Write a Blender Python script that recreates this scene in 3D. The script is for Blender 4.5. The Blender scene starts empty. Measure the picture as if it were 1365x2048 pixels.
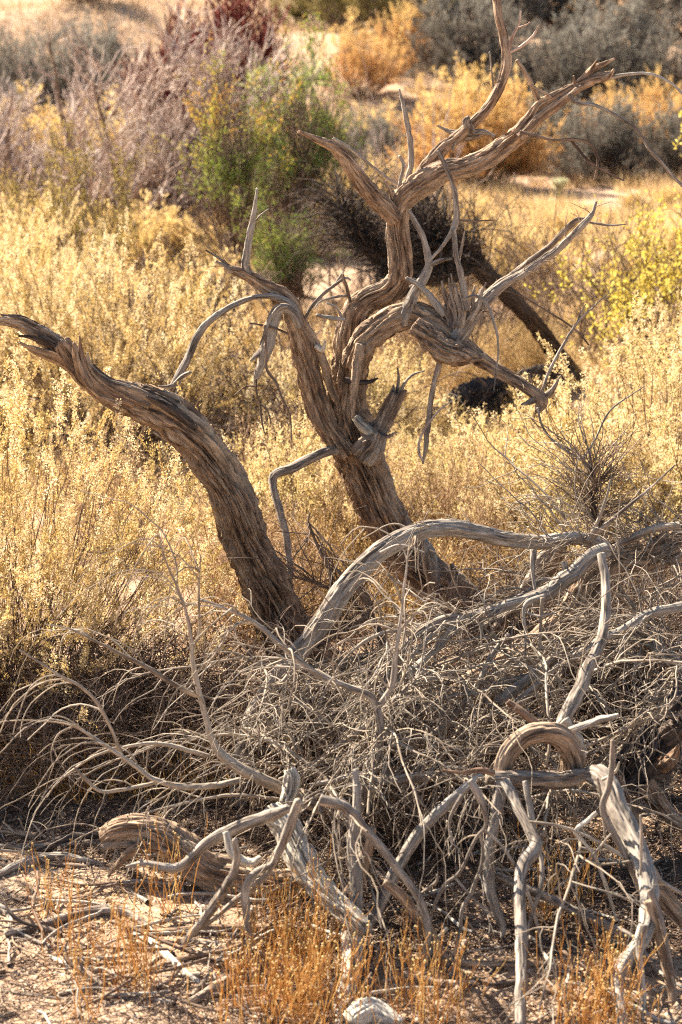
import bpy, math, random
import numpy as np

rng = np.random.default_rng(7)
random.seed(7)
R_ = math.radians

# ------------------------------------------------------------------ camera
FPX = 3982.0                 # focal length in photograph pixels (70 mm, 36 mm tall frame, 2048 px)
PITCH = R_(15.0)
CAM = np.array([0.0, 0.0, 3.0])
sc = bpy.context.scene
cam = bpy.data.cameras.new("camera")
cam.sensor_fit = 'VERTICAL'
cam.sensor_height = 36.0
cam.sensor_width = 24.0
cam.lens = 70.0
cam.clip_start = 0.05
cam.clip_end = 3000.0
cam.dof.use_dof = True
cam.dof.focus_distance = 7.9
cam.dof.aperture_fstop = 3.3
camo = bpy.data.objects.new("camera", cam)
sc.collection.objects.link(camo)
camo.location = CAM
camo.rotation_euler = (R_(90) - PITCH, 0, 0)
sc.camera = camo

# ------------------------------------------------------------------ sky, sun, exposure
SUN_EL = R_(39.0)
SUN_DIR = np.array([-math.cos(R_(43)) * math.cos(SUN_EL), math.sin(R_(43)) * math.cos(SUN_EL), math.sin(SUN_EL)])
world = bpy.data.worlds.new("World")
sc.world = world
world.use_nodes = True
wn = world.node_tree
sky = wn.nodes.new('ShaderNodeTexSky')
sky.sky_type = 'NISHITA'
sky.sun_disc = False
sky.sun_elevation = SUN_EL
sky.sun_rotation = math.atan2(SUN_DIR[0], SUN_DIR[1])
sky.air_density = 1.0
sky.dust_density = 1.2
wn.links.new(sky.outputs[0], wn.nodes['Background'].inputs[0])
wn.nodes['Background'].inputs[1].default_value = 0.05
sun = bpy.data.lights.new("sun", 'SUN')
sun.energy = 5.0
sun.angle = R_(0.53)
sun.color = (1.0, 0.91, 0.76)
suno = bpy.data.objects.new("sun", sun)
sc.collection.objects.link(suno)
from mathutils import Vector
suno.rotation_euler = Vector(SUN_DIR).to_track_quat('Z', 'Y').to_euler()
suno.location = (-6, 8, 10)
sc.view_settings.view_transform = 'Standard'
sc.view_settings.look = 'None'
sc.view_settings.gamma = 1.0
sc.view_settings.use_curve_mapping = False
sc.view_settings.exposure = 2.1
sc.cycles.max_bounces = 4
sc.cycles.diffuse_bounces = 2
sc.cycles.use_denoising = False
sc.cycles.filter_width = 1.15
sc.cycles.transparent_max_bounces = 4
sc.cycles.use_adaptive_sampling = True
sc.cycles.adaptive_threshold = 0.02
sc.cycles.transmission_bounces = 4

# ------------------------------------------------------------------ helpers: space
CP, SP = math.cos(PITCH), math.sin(PITCH)


def ray(px, py):
    xc = (px - 682.5) / FPX
    yc = -(py - 1024.0) / FPX
    return np.array([xc, CP + yc * SP, -SP + yc * CP])


def P(px, py, Y):
    d = ray(px, py)
    t = Y / d[1]
    return CAM + d * t, t


def G(px, py):
    """point of the flat ground under a photograph pixel"""
    d = ray(px, py)
    t = -CAM[2] / d[2]
    return CAM + d * t


# ------------------------------------------------------------------ helpers: noise
def _hash(ix, iy, iz, seed):
    h = (ix * 374761393 + iy * 668265263 + iz * 1274126177 + seed * 144665) & 0xFFFFFFFF
    h = ((h ^ (h >> 13)) * 1274126177) & 0xFFFFFFFF
    h = ((h ^ (h >> 16)) * 2246822519) & 0xFFFFFFFF
    return ((h ^ (h >> 15)) & 0xFFFFFF) / float(0xFFFFFF)


def vnoise(X, seed=0):
    X = np.asarray(X, float)
    i = np.floor(X).astype(np.int64)
    f = X - i
    f = f * f * (3 - 2 * f)
    out = 0
    for dx in (0, 1):
        wx = f[..., 0] if dx else 1 - f[..., 0]
        for dy in (0, 1):
            wy = f[..., 1] if dy else 1 - f[..., 1]
            for dz in (0, 1):
                wz = f[..., 2] if dz else 1 - f[..., 2]
                out = out + wx * wy * wz * _hash(i[..., 0] + dx, i[..., 1] + dy, i[..., 2] + dz, seed)
    return out


def sstep(a, b, x):
    t = np.clip((x - a) / (b - a), 0, 1)
    return t * t * (3 - 2 * t)


def nrm(v):
    return v / np.maximum(np.linalg.norm(v, axis=-1, keepdims=True), 1e-9)


def terrain(x, y):
    x = np.asarray(x, float)
    y = np.asarray(y, float)
    z0 = np.zeros_like(x + y)
    X = np.stack([x + z0, y + z0, z0], -1)
    z = (vnoise(X * 1.1, 3) - 0.5) * 0.07 + (vnoise(X * 4.0, 5) - 0.5) * 0.022
    far = sstep(24, 40, y + z0)
    z = z + far * (vnoise(X * 0.16, 11) - 0.5) * 0.9
    rise = np.maximum(y + z0 - 33, 0)
    z = z + 0.075 * rise * sstep(0, 10, rise)
    # a low cut bank across the wash
    bank = sstep(44.0, 46.5, y + z0 + 2.5 * np.sin(x * 0.21) + 0.10 * x)
    z = z + 0.75 * bank
    return z


# ------------------------------------------------------------------ helpers: objects
COL = sc.collection


def empty(name, loc=(0, 0, 0)):
    o = bpy.data.objects.new(name, None)
    o.empty_display_size = 0.1
    o.location = loc
    COL.objects.link(o)
    return o


def tag(o, label=None, cat=None, group=None, kind=None):
    if label:
        o['label'] = label
    if cat:
        o['category'] = cat
    if group:
        o['group'] = group
    if kind:
        o['kind'] = kind
    return o


def mesh(name, V, F, mat, tint=None, grain=None, smooth=True):
    V = np.ascontiguousarray(V, np.float32).reshape(-1, 3)
    F = np.ascontiguousarray(F, np.int32)
    m, k = F.shape
    me = bpy.data.meshes.new(name)
    me.vertices.add(len(V))
    me.vertices.foreach_set('co', V.ravel())
    me.loops.add(m * k)
    me.loops.foreach_set('vertex_index', F.ravel())
    me.polygons.add(m)
    me.polygons.foreach_set('loop_start', np.arange(0, m * k, k, dtype=np.int32))
    me.update(calc_edges=True)
    if smooth:
        me.polygons.foreach_set('use_smooth', np.ones(m, bool))
    if tint is not None:
        a = me.attributes.new('tint', 'FLOAT', 'POINT')
        a.data.foreach_set('value', np.ascontiguousarray(tint, np.float32).ravel())
    if grain is not None:
        a = me.attributes.new('grain', 'FLOAT_VECTOR', 'POINT')
        a.data.foreach_set('vector', np.ascontiguousarray(grain, np.float32).ravel())
    me.materials.append(mat)
    return me


def obj(name, me, parent=None, kind=None, loc=None):
    o = bpy.data.objects.new(name, me)
    COL.objects.link(o)
    if parent is not None:
        o.parent = parent
    if kind:
        o['kind'] = kind
    if loc is not None:
        o.location = loc
    return o


def dup(root, loc, rz=0.0, scale=1.0, label=None, group=None):
    r = root.copy()
    COL.objects.link(r)
    r.location = loc
    r.rotation_euler = (0, 0, rz)
    r.scale = (scale,) * 3 if np.isscalar(scale) else scale
    if label:
        r['label'] = label
    if group:
        r['group'] = group
    for ch in list(root.children):
        c = ch.copy()
        COL.objects.link(c)
        c.parent = r
        for g in list(ch.children):
            d = g.copy()
            COL.objects.link(d)
            d.parent = c
    return r


# ------------------------------------------------------------------ helpers: many tubes at once
def tubes(Pt, Rd, sides=4):
    Pt = np.asarray(Pt, float)
    N, K, _ = Pt.shape
    T = np.gradient(Pt, axis=1)
    T = nrm(T)
    mid = K // 2
    ref = np.cross(Pt[:, mid] - Pt[:, 0], Pt[:, -1] - Pt[:, mid])
    ref = nrm(ref + 1e-6 * rng.normal(size=ref.shape))
    n1 = nrm(np.cross(T, ref[:, None, :]))
    n2 = np.cross(T, n1)
    a = np.arange(sides) / sides * 2 * np.pi
    ca, sa = np.cos(a), np.sin(a)
    V = Pt[:, :, None, :] + Rd[:, :, None, None] * (ca[None, None, :, None] * n1[:, :, None, :] + sa[None, None, :, None] * n2[:, :, None, :])
    seg = np.linalg.norm(np.diff(Pt, axis=1), axis=-1)
    ln = np.concatenate([np.zeros((N, 1)), np.cumsum(seg, 1)], 1)
    off = rng.uniform(0, 40, (N, 1, 1))
    r0 = Rd.max(1)[:, None, None]
    gr = np.stack([ca[None, None, :] * r0 + off + 0 * ln[..., None], sa[None, None, :] * r0 + off * .37 + 0 * ln[..., None],
                   ln[..., None] * .14 + 0 * ca[None, None, :] + off * 0.7], -1)
    idx = np.arange(N * K * sides).reshape(N, K, sides)
    A = idx[:, :-1, :]
    B = idx[:, 1:, :]
    F = np.stack([A, np.roll(A, -1, 2), np.roll(B, -1, 2), B], -1).reshape(-1, 4)
    tint = np.repeat(rng.uniform(0, 1, N), K * sides)
    return V.reshape(-1, 3), F, gr.reshape(-1, 3), tint


def join(parts):
    """join (V,F,grain,tint) tuples"""
    Vs, Fs, Gs, Ts = [], [], [], []
    n = 0
    for V, F, g, t in parts:
        Vs.append(V)
        Fs.append(F + n)
        Gs.append(g if g is not None else np.zeros_like(V))
        Ts.append(t if t is not None else np.zeros(len(V)))
        n += len(V)
    return np.concatenate(Vs), np.concatenate(Fs), np.concatenate(Gs), np.concatenate(Ts)


def grow(S, D, L, K=7, bend=(0, 0, 0), wob=0.15):
    """polylines from starts S along D with lengths L, bending towards a vector"""
    N = len(S)
    S = np.asarray(S, float)
    d = nrm(np.asarray(D, float))
    L = np.asarray(L, float)
    bend = np.asarray(bend, float)
    if bend.ndim == 1:
        bend = np.repeat(bend[None], N, 0)
    Pt = np.zeros((N, K, 3))
    Pt[:, 0] = S
    for k in range(1, K):
        d = nrm(d + bend / (K - 1) + rng.normal(size=(N, 3)) * wob / math.sqrt(K))
        Pt[:, k] = Pt[:, k - 1] + d * (L / (K - 1))[:, None]
    return Pt


def taper(N, K, r0, r1, p=1.0):
    t = np.linspace(0, 1, K) ** p
    return np.asarray(r0)[:, None] * (1 - t) + np.asarray(r1)[:, None] * t if not np.isscalar(r0) else np.repeat((r0 * (1 - t) + r1 * t)[None], N, 0)


def sample(Pt, n, t0=0.2, t1=1.0, idx=None):
    """random points on polylines: index, position, tangent, parameter"""
    N, K, _ = Pt.shape
    if idx is None:
        idx = rng.integers(0, N, n)
    t = rng.uniform(t0, t1, len(idx)) * (K - 1)
    i = np.minimum(t.astype(int), K - 2)
    f = (t - i)[:, None]
    a = Pt[idx, i]
    b = Pt[idx, i + 1]
    return idx, a * (1 - f) + b * f, nrm(b - a), t / (K - 1)


def sprout(Pt, Rd, n, L, ang=0.8, t0=0.2, t1=1.0, K=6, bend=(0, 0, 0), wob=0.2, rf=0.6, tip=0.4, rmax=1.0):
    idx, p, T, t = sample(Pt, n, t0, t1)
    side = nrm(np.cross(T, rng.normal(size=T.shape)))
    a = rng.uniform(ang * 0.6, ang * 1.3, len(idx))[:, None]
    d = T * np.cos(a) + side * np.sin(a)
    ll = rng.uniform(L[0], L[1], len(idx))
    Q = grow(p, d, ll, K, bend, wob)
    Kp = Pt.shape[1]
    r0 = np.minimum(Rd[idx, np.minimum((t * (Kp - 1)).astype(int), Kp - 1)] * rf, rmax)
    return Q, taper(len(idx), K, r0, r0 * tip)


def quads(p, a, b):
    """rhombic leaf quads: root p, length vector a, half width vector b"""
    V = np.stack([p, p + a * .45 + b, p + a, p + a * .45 - b], 1).reshape(-1, 3)
    F = np.arange(len(p) * 4).reshape(-1, 4)
    return V, F


def leafset(p, axis, size, width, jitter, tint, aw=0.6, tri=False):
    n = len(p)
    d = nrm(axis * aw + rng.normal(size=(n, 3)) * (1 - aw))
    side = nrm(np.cross(d, rng.normal(size=(n, 3))))
    s = np.asarray(size)[:, None]
    w = np.asarray(width)[:, None]
    if tri:
        q = p + rng.normal(size=(n, 3)) * jitter
        V = np.stack([q - side * w * .62, q + side * w * .62, q + d * s], 1).reshape(-1, 3)
        return V, np.arange(n * 3).reshape(-1, 3), None, np.repeat(tint, 3)
    V, F = quads(p + rng.normal(size=(n, 3)) * jitter, d * s, side * w * .5)
    return V, F, None, np.repeat(tint, 4)


# ------------------------------------------------------------------ materials
def new_mat(name):
    m = bpy.data.materials.new(name)
    m.use_nodes = True
    nt = m.node_tree
    b = nt.nodes['Principled BSDF']
    b.inputs['Roughness'].default_value = 0.9
    b.inputs['Specular IOR Level'].default_value = 0.15
    return m, nt, b


def ramp(nt, stops):
    r = nt.nodes.new('ShaderNodeValToRGB')
    e = r.color_ramp.elements
    while len(e) < len(stops):
        e.new(0.5)
    for k, (p, c) in enumerate(stops):
        e[k].position = p
        e[k].color = (*c, 1)
    return r


def attr(nt, name):
    a = nt.nodes.new('ShaderNodeAttribute')
    a.attribute_name = name
    return a


def noise(nt, vec, scale, detail=4, rough=0.6):
    n = nt.nodes.new('ShaderNodeTexNoise')
    n.inputs['Scale'].default_value = scale
    n.inputs['Detail'].default_value = detail
    n.inputs['Roughness'].default_value = rough
    nt.links.new(vec, n.inputs['Vector'])
    return n


def mixc(nt, fac, a, b, mode='MIX'):
    m = nt.nodes.new('ShaderNodeMix')
    m.data_type = 'RGBA'
    m.blend_type = mode
    if isinstance(fac, float):
        m.inputs[0].default_value = fac
    else:
        nt.links.new(fac, m.inputs[0])
    for s, v in ((6, a), (7, b)):
        if isinstance(v, tuple):
            m.inputs[s].default_value = (*v, 1)
        else:
            nt.links.new(v, m.inputs[s])
    return m.outputs[2]


def wood(name, dark, mid, light, pale, pale_amt=0.5, bump=0.5, scale=55):
    m, nt, b = new_mat(name)
    g = attr(nt, 'grain').outputs['Vector']
    n1 = noise(nt, g, scale, 5, .65)
    r1 = ramp(nt, [(0.36, dark), (0.49, mid), (0.64, light)])
    nt.links.new(n1.outputs[0], r1.inputs[0])
    n2 = noise(nt, g, 7, 3, .6)
    r2 = ramp(nt, [(0.60 - 0.25 * pale_amt, (0, 0, 0)), (0.78 - 0.25 * pale_amt, (1, 1, 1))])
    nt.links.new(n2.outputs[0], r2.inputs[0])
    n3 = noise(nt, g, 130, 3, .6)
    r3 = ramp(nt, [(0.3, (.55, .55, .55)), (0.65, (1.1, 1.1, 1.1))])
    nt.links.new(n3.outputs[0], r3.inputs[0])
    c = mixc(nt, r2.outputs[0], r1.outputs[0], pale)
    c = mixc(nt, 1.0, c, r3.outputs[0], 'MULTIPLY')
    nt.links.new(c, b.inputs['Base Color'])
    bp = nt.nodes.new('ShaderNodeBump')
    bp.inputs['Strength'].default_value = bump
    bp.inputs['Distance'].default_value = 0.004
    ad = nt.nodes.new('ShaderNodeMath')
    ad.operation = 'ADD'
    nt.links.new(n1.outputs[0], ad.inputs[0])
    nt.links.new(n3.outputs[0], ad.inputs[1])
    nt.links.new(ad.outputs[0], bp.inputs['Height'])
    nt.links.new(bp.outputs[0], b.inputs['Normal'])
    return m


def leafmat(name, stops, trans=0.5, rough=0.7, spec=0.2):
    m, nt, b = new_mat(name)
    b.inputs['Roughness'].default_value = rough
    b.inputs['Specular IOR Level'].default_value = spec
    t = attr(nt, 'tint').outputs['Fac']
    r = ramp(nt, stops)
    nt.links.new(t, r.inputs[0])
    nt.links.new(r.outputs[0], b.inputs['Base Color'])
    tr = nt.nodes.new('ShaderNodeBsdfTranslucent')
    nt.links.new(r.outputs[0], tr.inputs[0])
    mx = nt.nodes.new('ShaderNodeMixShader')
    mx.inputs[0].default_value = trans
    nt.links.new(b.outputs[0], mx.inputs[1])
    nt.links.new(tr.outputs[0], mx.inputs[2])
    nt.links.new(mx.outputs[0], nt.nodes['Material Output'].inputs[0])
    return m


M = {}
M['bark'] = wood('weathered_bark', (.09, .058, .040), (.31, .205, .135), (.54, .39, .26), (.48, .37, .27), .35, .7)
M['bark_grey'] = wood('grey_bark', (.085, .062, .050), (.24, .175, .13), (.44, .345, .26), (.46, .40, .33), .45, .7)
M['bleached'] = wood('bleached_wood', (.085, .065, .05), (.25, .20, .16), (.44, .37, .30), (.46, .41, .35), .5, .6, 70)
M['white_wood'] = wood('sun_bleached_log', (.14, .11, .085), (.50, .43, .34), (.68, .60, .49), (.66, .60, .50), .6, .6, 60)
M['twig'] = wood('dry_twig', (.13, .095, .07), (.29, .225, .165), (.44, .355, .27), (.48, .41, .33), .45, .2, 70)
M['dark_bark'] = wood('dark_rough_bark', (.03, .022, .018), (.085, .062, .050), (.17, .125, .10), (.15, .12, .10), .3, .8)
M['raw_wood'] = wood('reddish_heartwood', (.10, .05, .03), (.26, .155, .10), (.40, .265, .17), (.34, .24, .17), .4, .5)
M['brown_twig'] = wood('brown_twig', (.065, .042, .03), (.175, .115, .08), (.30, .21, .15), (.29, .22, .17), .35, .2, 60)
M['pale_twig'] = wood('pinkish_grey_twig', (.26, .17, .13), (.54, .40, .33), (.70, .56, .47), (.68, .57, .49), .4, .2, 50)
M['red_twig'] = leafmat('dark_red_twig', [(0, (.11, .022, .020)), (.6, (.22, .045, .036)), (1, (.36, .11, .075))], .2)
M['gold'] = leafmat('saltbush_seed_wing', [(0, (.54, .36, .16)), (.5, (.74, .56, .30)), (1, (.88, .75, .50))], .5)
M['straw'] = leafmat('saltbush_leaf', [(0, (.22, .20, .085)), (.2, (.42, .31, .11)), (.55, (.64, .44, .165)), (1, (.78, .58, .28))], .45)
M['straw_pale'] = leafmat('pale_bush_leaf', [(0, (.32, .29, .11)), (.3, (.56, .43, .17)), (.65, (.72, .54, .25)), (1, (.84, .68, .40))], .45)
M['weed'] = leafmat('dry_weed', [(0, (.28, .17, .10)), (.5, (.50, .34, .20)), (1, (.66, .50, .32))], .4)
M['grass'] = leafmat('dry_grass_blade', [(0, (.36, .22, .095)), (.5, (.58, .40, .18)), (1, (.74, .58, .32))], .45)
M['rust_grass'] = leafmat('rusty_dry_stem', [(0, (.42, .19, .06)), (.5, (.66, .37, .12)), (1, (.80, .56, .24))], .4)
M['seed_head'] = leafmat('dry_seed_head', [(0, (.52, .33, .12)), (1, (.80, .62, .30))], .3)
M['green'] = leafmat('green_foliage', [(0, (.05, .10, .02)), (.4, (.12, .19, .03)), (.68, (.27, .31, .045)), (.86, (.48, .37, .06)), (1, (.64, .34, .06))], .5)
M['yellow'] = leafmat('autumn_yellow_leaf', [(0, (.46, .35, .06)), (.5, (.70, .54, .09)), (1, (.80, .67, .22))], .5)
M['ygreen'] = leafmat('yellow_green_leaf', [(0, (.22, .20, .04)), (.5, (.50, .38, .08)), (1, (.70, .48, .11))], .45)
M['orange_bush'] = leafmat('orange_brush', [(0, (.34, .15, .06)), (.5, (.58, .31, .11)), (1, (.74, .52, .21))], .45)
M['sage'] = leafmat('grey_sage', [(0, (.075, .065, .060)), (.5, (.17, .15, .12)), (1, (.30, .27, .22))], .3)
M['olive'] = leafmat('olive_brush', [(0, (.06, .06, .02)), (.5, (.19, .15, .05)), (1, (.36, .25, .10))], .4)
M['yucca'] = leafmat('yucca_blade', [(0, (.34, .36, .14)), (1, (.60, .58, .28))], .3)
M['cactus'] = leafmat('cholla_spines', [(0, (.38, .36, .20)), (1, (.72, .68, .46))], .3)
M['stone'] = leafmat('granite_pebble', [(0, (.20, .13, .09)), (.5, (.42, .295, .20)), (1, (.62, .48, .36))], 0.0, .9)
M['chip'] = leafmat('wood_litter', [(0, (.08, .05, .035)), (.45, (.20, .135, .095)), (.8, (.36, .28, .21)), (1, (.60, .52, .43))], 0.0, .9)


def sandmat():
    m, nt, b = new_mat('desert_sand')
    tc = nt.nodes.new('ShaderNodeTexCoord').outputs['Object']
    n1 = noise(nt, tc, 1.6, 6, .65)
    r1 = ramp(nt, [(0.32, (.25, .155, .10)), (0.5, (.42, .275, .175)), (0.68, (.56, .395, .26))])
    nt.links.new(n1.outputs[0], r1.inputs[0])
    n2 = noise(nt, tc, 85, 3, .7)
    r2 = ramp(nt, [(0.32, (.50, .48, .46)), (0.5, (1, 1, 1)), (0.70, (1.3, 1.28, 1.25))])
    nt.links.new(n2.outputs[0], r2.inputs[0])
    c = mixc(nt, 1.0, r1.outputs[0], r2.outputs[0], 'MULTIPLY')
    nt.links.new(c, b.inputs['Base Color'])
    n3 = noise(nt, tc, 140, 4, .7)
    bp = nt.nodes.new('ShaderNodeBump')
    bp.inputs['Strength'].default_value = 0.8
    bp.inputs['Distance'].default_value = 0.012
    nt.links.new(n3.outputs[0], bp.inputs['Height'])
    nt.links.new(bp.outputs[0], b.inputs['Normal'])
    return m


M['sand'] = sandmat()


# ------------------------------------------------------------------ ground
def spaced(segments):
    out = []
    for a, b, s in segments:
        out.append(np.arange(a, b, s))
    return np.concatenate(out)


xs = spaced([(-420, -60, 20), (-60, -12, 2), (-12, -2.4, .4), (-2.4, 2.4, .05), (2.4, 12, .4), (12, 60, 2), (60, 421, 20)])
ys = spaced([(-60, 2, 4), (2, 4.8, .3), (4.8, 9.5, .05), (9.5, 14, .12), (14, 60, .5), (60, 120, 3), (120, 601, 20)])
gx, gy = np.meshgrid(xs, ys, indexing='ij')
gz = terrain(gx, gy)
nx, ny = gx.shape
ii = np.arange(nx * ny).reshape(nx, ny)
Fg = np.stack([ii[:-1, :-1], ii[1:, :-1], ii[1:, 1:], ii[:-1, 1:]], -1).reshape(-1, 4)
ground = obj('ground', mesh('ground', np.stack([gx, gy, gz], -1), Fg, M['sand']))
tag(ground, 'sandy desert wash floor rising to a low scrubby slope', 'ground', kind='structure')


# ------------------------------------------------------------------ limbs (traced centre lines with real depth)
WID = 0.87     # a traced outline includes its blurred edge


def line(txt, Y0, Y1=None):
    """'px py diameter; ...' -> centre points and radii in metres; the depth runs from Y0 to Y1 along the line"""
    a = np.array([[float(v) for v in s.split()[:3]] for s in txt.split(';') if s.strip()])
    Y1 = Y0 if Y1 is None else Y1
    seg = np.concatenate([[0], np.cumsum(np.hypot(*np.diff(a[:, :2], axis=0).T))])
    Ys = Y0 + (Y1 - Y0) * seg / seg[-1]
    out = []
    for (px, py, d), Y in zip(a, Ys):
        p, t = P(px, py, Y)
        out.append([*p, d * WID / 2 / FPX * t])
    return np.array(out)


def spline(C, step):
    """Catmull-Rom through C (n,4), resampled at about step metres"""
    n = len(C)
    Cx = np.vstack([2 * C[0] - C[1], C, 2 * C[-1] - C[-2]])
    Cx[0, 3], Cx[-1, 3] = C[0, 3], C[-1, 3]
    out = []
    for i in range(n - 1):
        p0, p1, p2, p3 = Cx[i:i + 4]
        L = np.linalg.norm(p2[:3] - p1[:3])
        k = max(2, int(math.ceil(L / step)))
        t = (np.arange(k) / k)[:, None]
        out.append(.5 * ((2 * p1) + (-p0 + p2) * t + (2 * p0 - 5 * p1 + 4 * p2 - p3) * t ** 2 + (-p0 + 3 * p1 - 3 * p2 + p3) * t ** 3))
    out.append(C[-1:])
    Q = np.vstack(out)
    Q[:, 3] = np.maximum(Q[:, 3], 0.0012)
    return Q


LQ = {}


def onto(o, C, limbs):
    """hang a branch on the limb it grows from"""
    best = min(limbs, key=lambda l: min(np.linalg.norm(LQ[l.name][:, :3] - C[0, :3], axis=1).min(), np.linalg.norm(LQ[l.name][:, :3] - C[-1, :3], axis=1).min()))
    o.parent = best
    return o


def limb(name, parent, C, mat, depth=0.10, jag=0.0, lump=0.06, groove=0.0, seed=None, twist=0.6, wig=0.12, flat=1.0):
    seed = int(rng.integers(1, 10000)) if seed is None else seed
    rm = float(np.max(C[:, 3]))
    step = float(np.clip(rm * 0.16, 0.0055, 0.02))
    Q = spline(C, step)
    n = len(Q)
    pos = Q[:, :3].copy()
    r = Q[:, 3].copy()
    seg = np.concatenate([[0], np.cumsum(np.linalg.norm(np.diff(pos, axis=0), axis=1))])
    # small natural kinks
    for ax in range(3):
        w = vnoise(np.stack([seg / max(rm * 5, .05), seg * 0 + ax * 7.3, seg * 0], -1), seed) - .5
        w2 = vnoise(np.stack([seg / max(rm * 1.8, .025), seg * 0 + ax * 3.1, seg * 0], -1), seed + 9) - .5
        pos[:, ax] += (w * 2 + w2) * wig * np.mean(r) * 1.6
    sides = int(np.clip(2 * math.pi * rm / 0.0040, 7, 180))
    T = nrm(np.gradient(pos, axis=0))
    N1 = np.zeros((n, 3))
    a0 = np.cross(T[0], [0.3, 1, 0.2])
    N1[0] = nrm(a0)
    for i in range(1, n):
        v = N1[i - 1] - T[i] * np.dot(N1[i - 1], T[i])
        N1[i] = v / max(np.linalg.norm(v), 1e-9)
    N2 = np.cross(T, N1)
    th = np.arange(sides) / sides * 2 * np.pi
    tw = th[None, :] + twist * seg[:, None]
    rr = np.maximum(r, rm * .25)[:, None]
    cx, sx = np.cos(tw) * rr, np.sin(tw) * rr
    vv = seg[:, None] + 0 * th[None, :]
    # lumps
    X = np.stack([cx / rm * 1.1, sx / rm * 1.1, vv / rm * .45], -1)
    h = (vnoise(X, seed) - .5) * 2 * lump
    # bark plates and furrows running along the grain
    wp = vnoise(np.stack([cx * 20, sx * 20, vv * 9], -1), seed + 3) - .5
    fs = 88 if rm > .03 else 130
    nz = vnoise(np.stack([cx * fs + wp * 1.6, sx * fs + wp * 1.6, vv * 5.5 + wp], -1), seed + 1)
    c1 = sstep(.74, .97, 1 - np.abs(2 * nz - 1))
    nz2 = vnoise(np.stack([cx * fs * 2.1, sx * fs * 2.1, vv * 16], -1), seed + 2)
    nz3 = vnoise(np.stack([cx * fs * .5, sx * fs * .5, vv * 12 + wp * 3], -1), seed + 5)
    nz4 = vnoise(np.stack([cx * fs * 1.3 + wp, sx * fs * 1.3 + wp, vv * 4.0 + 9], -1), seed + 6)
    c2 = sstep(.80, .99, 1 - np.abs(2 * nz4 - 1))
    plate = sstep(.42, .50, nz3) + .7 * sstep(.56, .62, nz2)
    h = h - depth * 1.3 * c1 * (.4 + 1.2 * nz3) - depth * .9 * c2 + depth * .55 * (nz2 - .5) + depth * .55 * (plate - .8)
    if groove:
        g = vnoise(np.stack([cx / rm * 2.6 + wp * .3, sx / rm * 2.6 + wp * .3, vv * 1.3], -1), seed + 4)
        h = h - groove * sstep(.70, .98, 1 - np.abs(2 * g - 1)) * sstep(.45, .65, seg / seg[-1])[:, None]
    rad = r[:, None] * (1 + h)
    rad = np.maximum(rad, r[:, None] * .3)
    V = pos[:, None, :] + rad[..., None] * (np.cos(th)[None, :, None] * N1[:, None, :] * 1.0 + np.sin(th)[None, :, None] * N2[:, None, :] * flat)
    if jag:
        e = sstep(seg[-1] - max(3.0 * r[-1], .02), seg[-1], seg)[:, None]
        j = vnoise(np.stack([np.cos(th) * 2.6, np.sin(th) * 2.6, 0 * th + seed], -1), seed) ** 2 * 1.6
        j = j + .5 * vnoise(np.stack([np.cos(th) * 8, np.sin(th) * 8, 0 * th + seed], -1), seed)
        V = V + (e * j[None, :] * jag * r[-1])[..., None] * T[-1][None, None, :]
    # closing rings
    c0 = pos[0] - T[0] * r[0] * .1
    c1_ = pos[-1] + T[-1] * (r[-1] * (.5 if not jag else .15))
    V = np.concatenate([np.repeat(c0[None, None], sides, 1) + (V[:1] - pos[0]) * .05, V, np.repeat(c1_[None, None], sides, 1) + (V[-1:] - pos[-1]) * .05])
    gr = np.stack([cx, sx, vv * .14], -1) + np.array([seed % 37, seed % 17, seed % 7]) * 1.0
    gr = np.concatenate([gr[:1], gr, gr[-1:]])
    K = n + 2
    idx = np.arange(K * sides).reshape(K, sides)
    A, B = idx[:-1], idx[1:]
    F = np.stack([A, np.roll(A, -1, 1), np.roll(B, -1, 1), B], -1).reshape(-1, 4)
    o = obj(name, mesh(name, V, F, mat, grain=gr.reshape(-1, 3)), parent)
    LQ[o.name] = Q
    return o


def resample(Q, K=24):
    s = np.concatenate([[0], np.cumsum(np.linalg.norm(np.diff(Q[:, :3], axis=0), axis=1))])
    u = np.linspace(0, s[-1], K)
    return np.stack([np.interp(u, s, Q[:, k]) for k in range(4)], -1)


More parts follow.
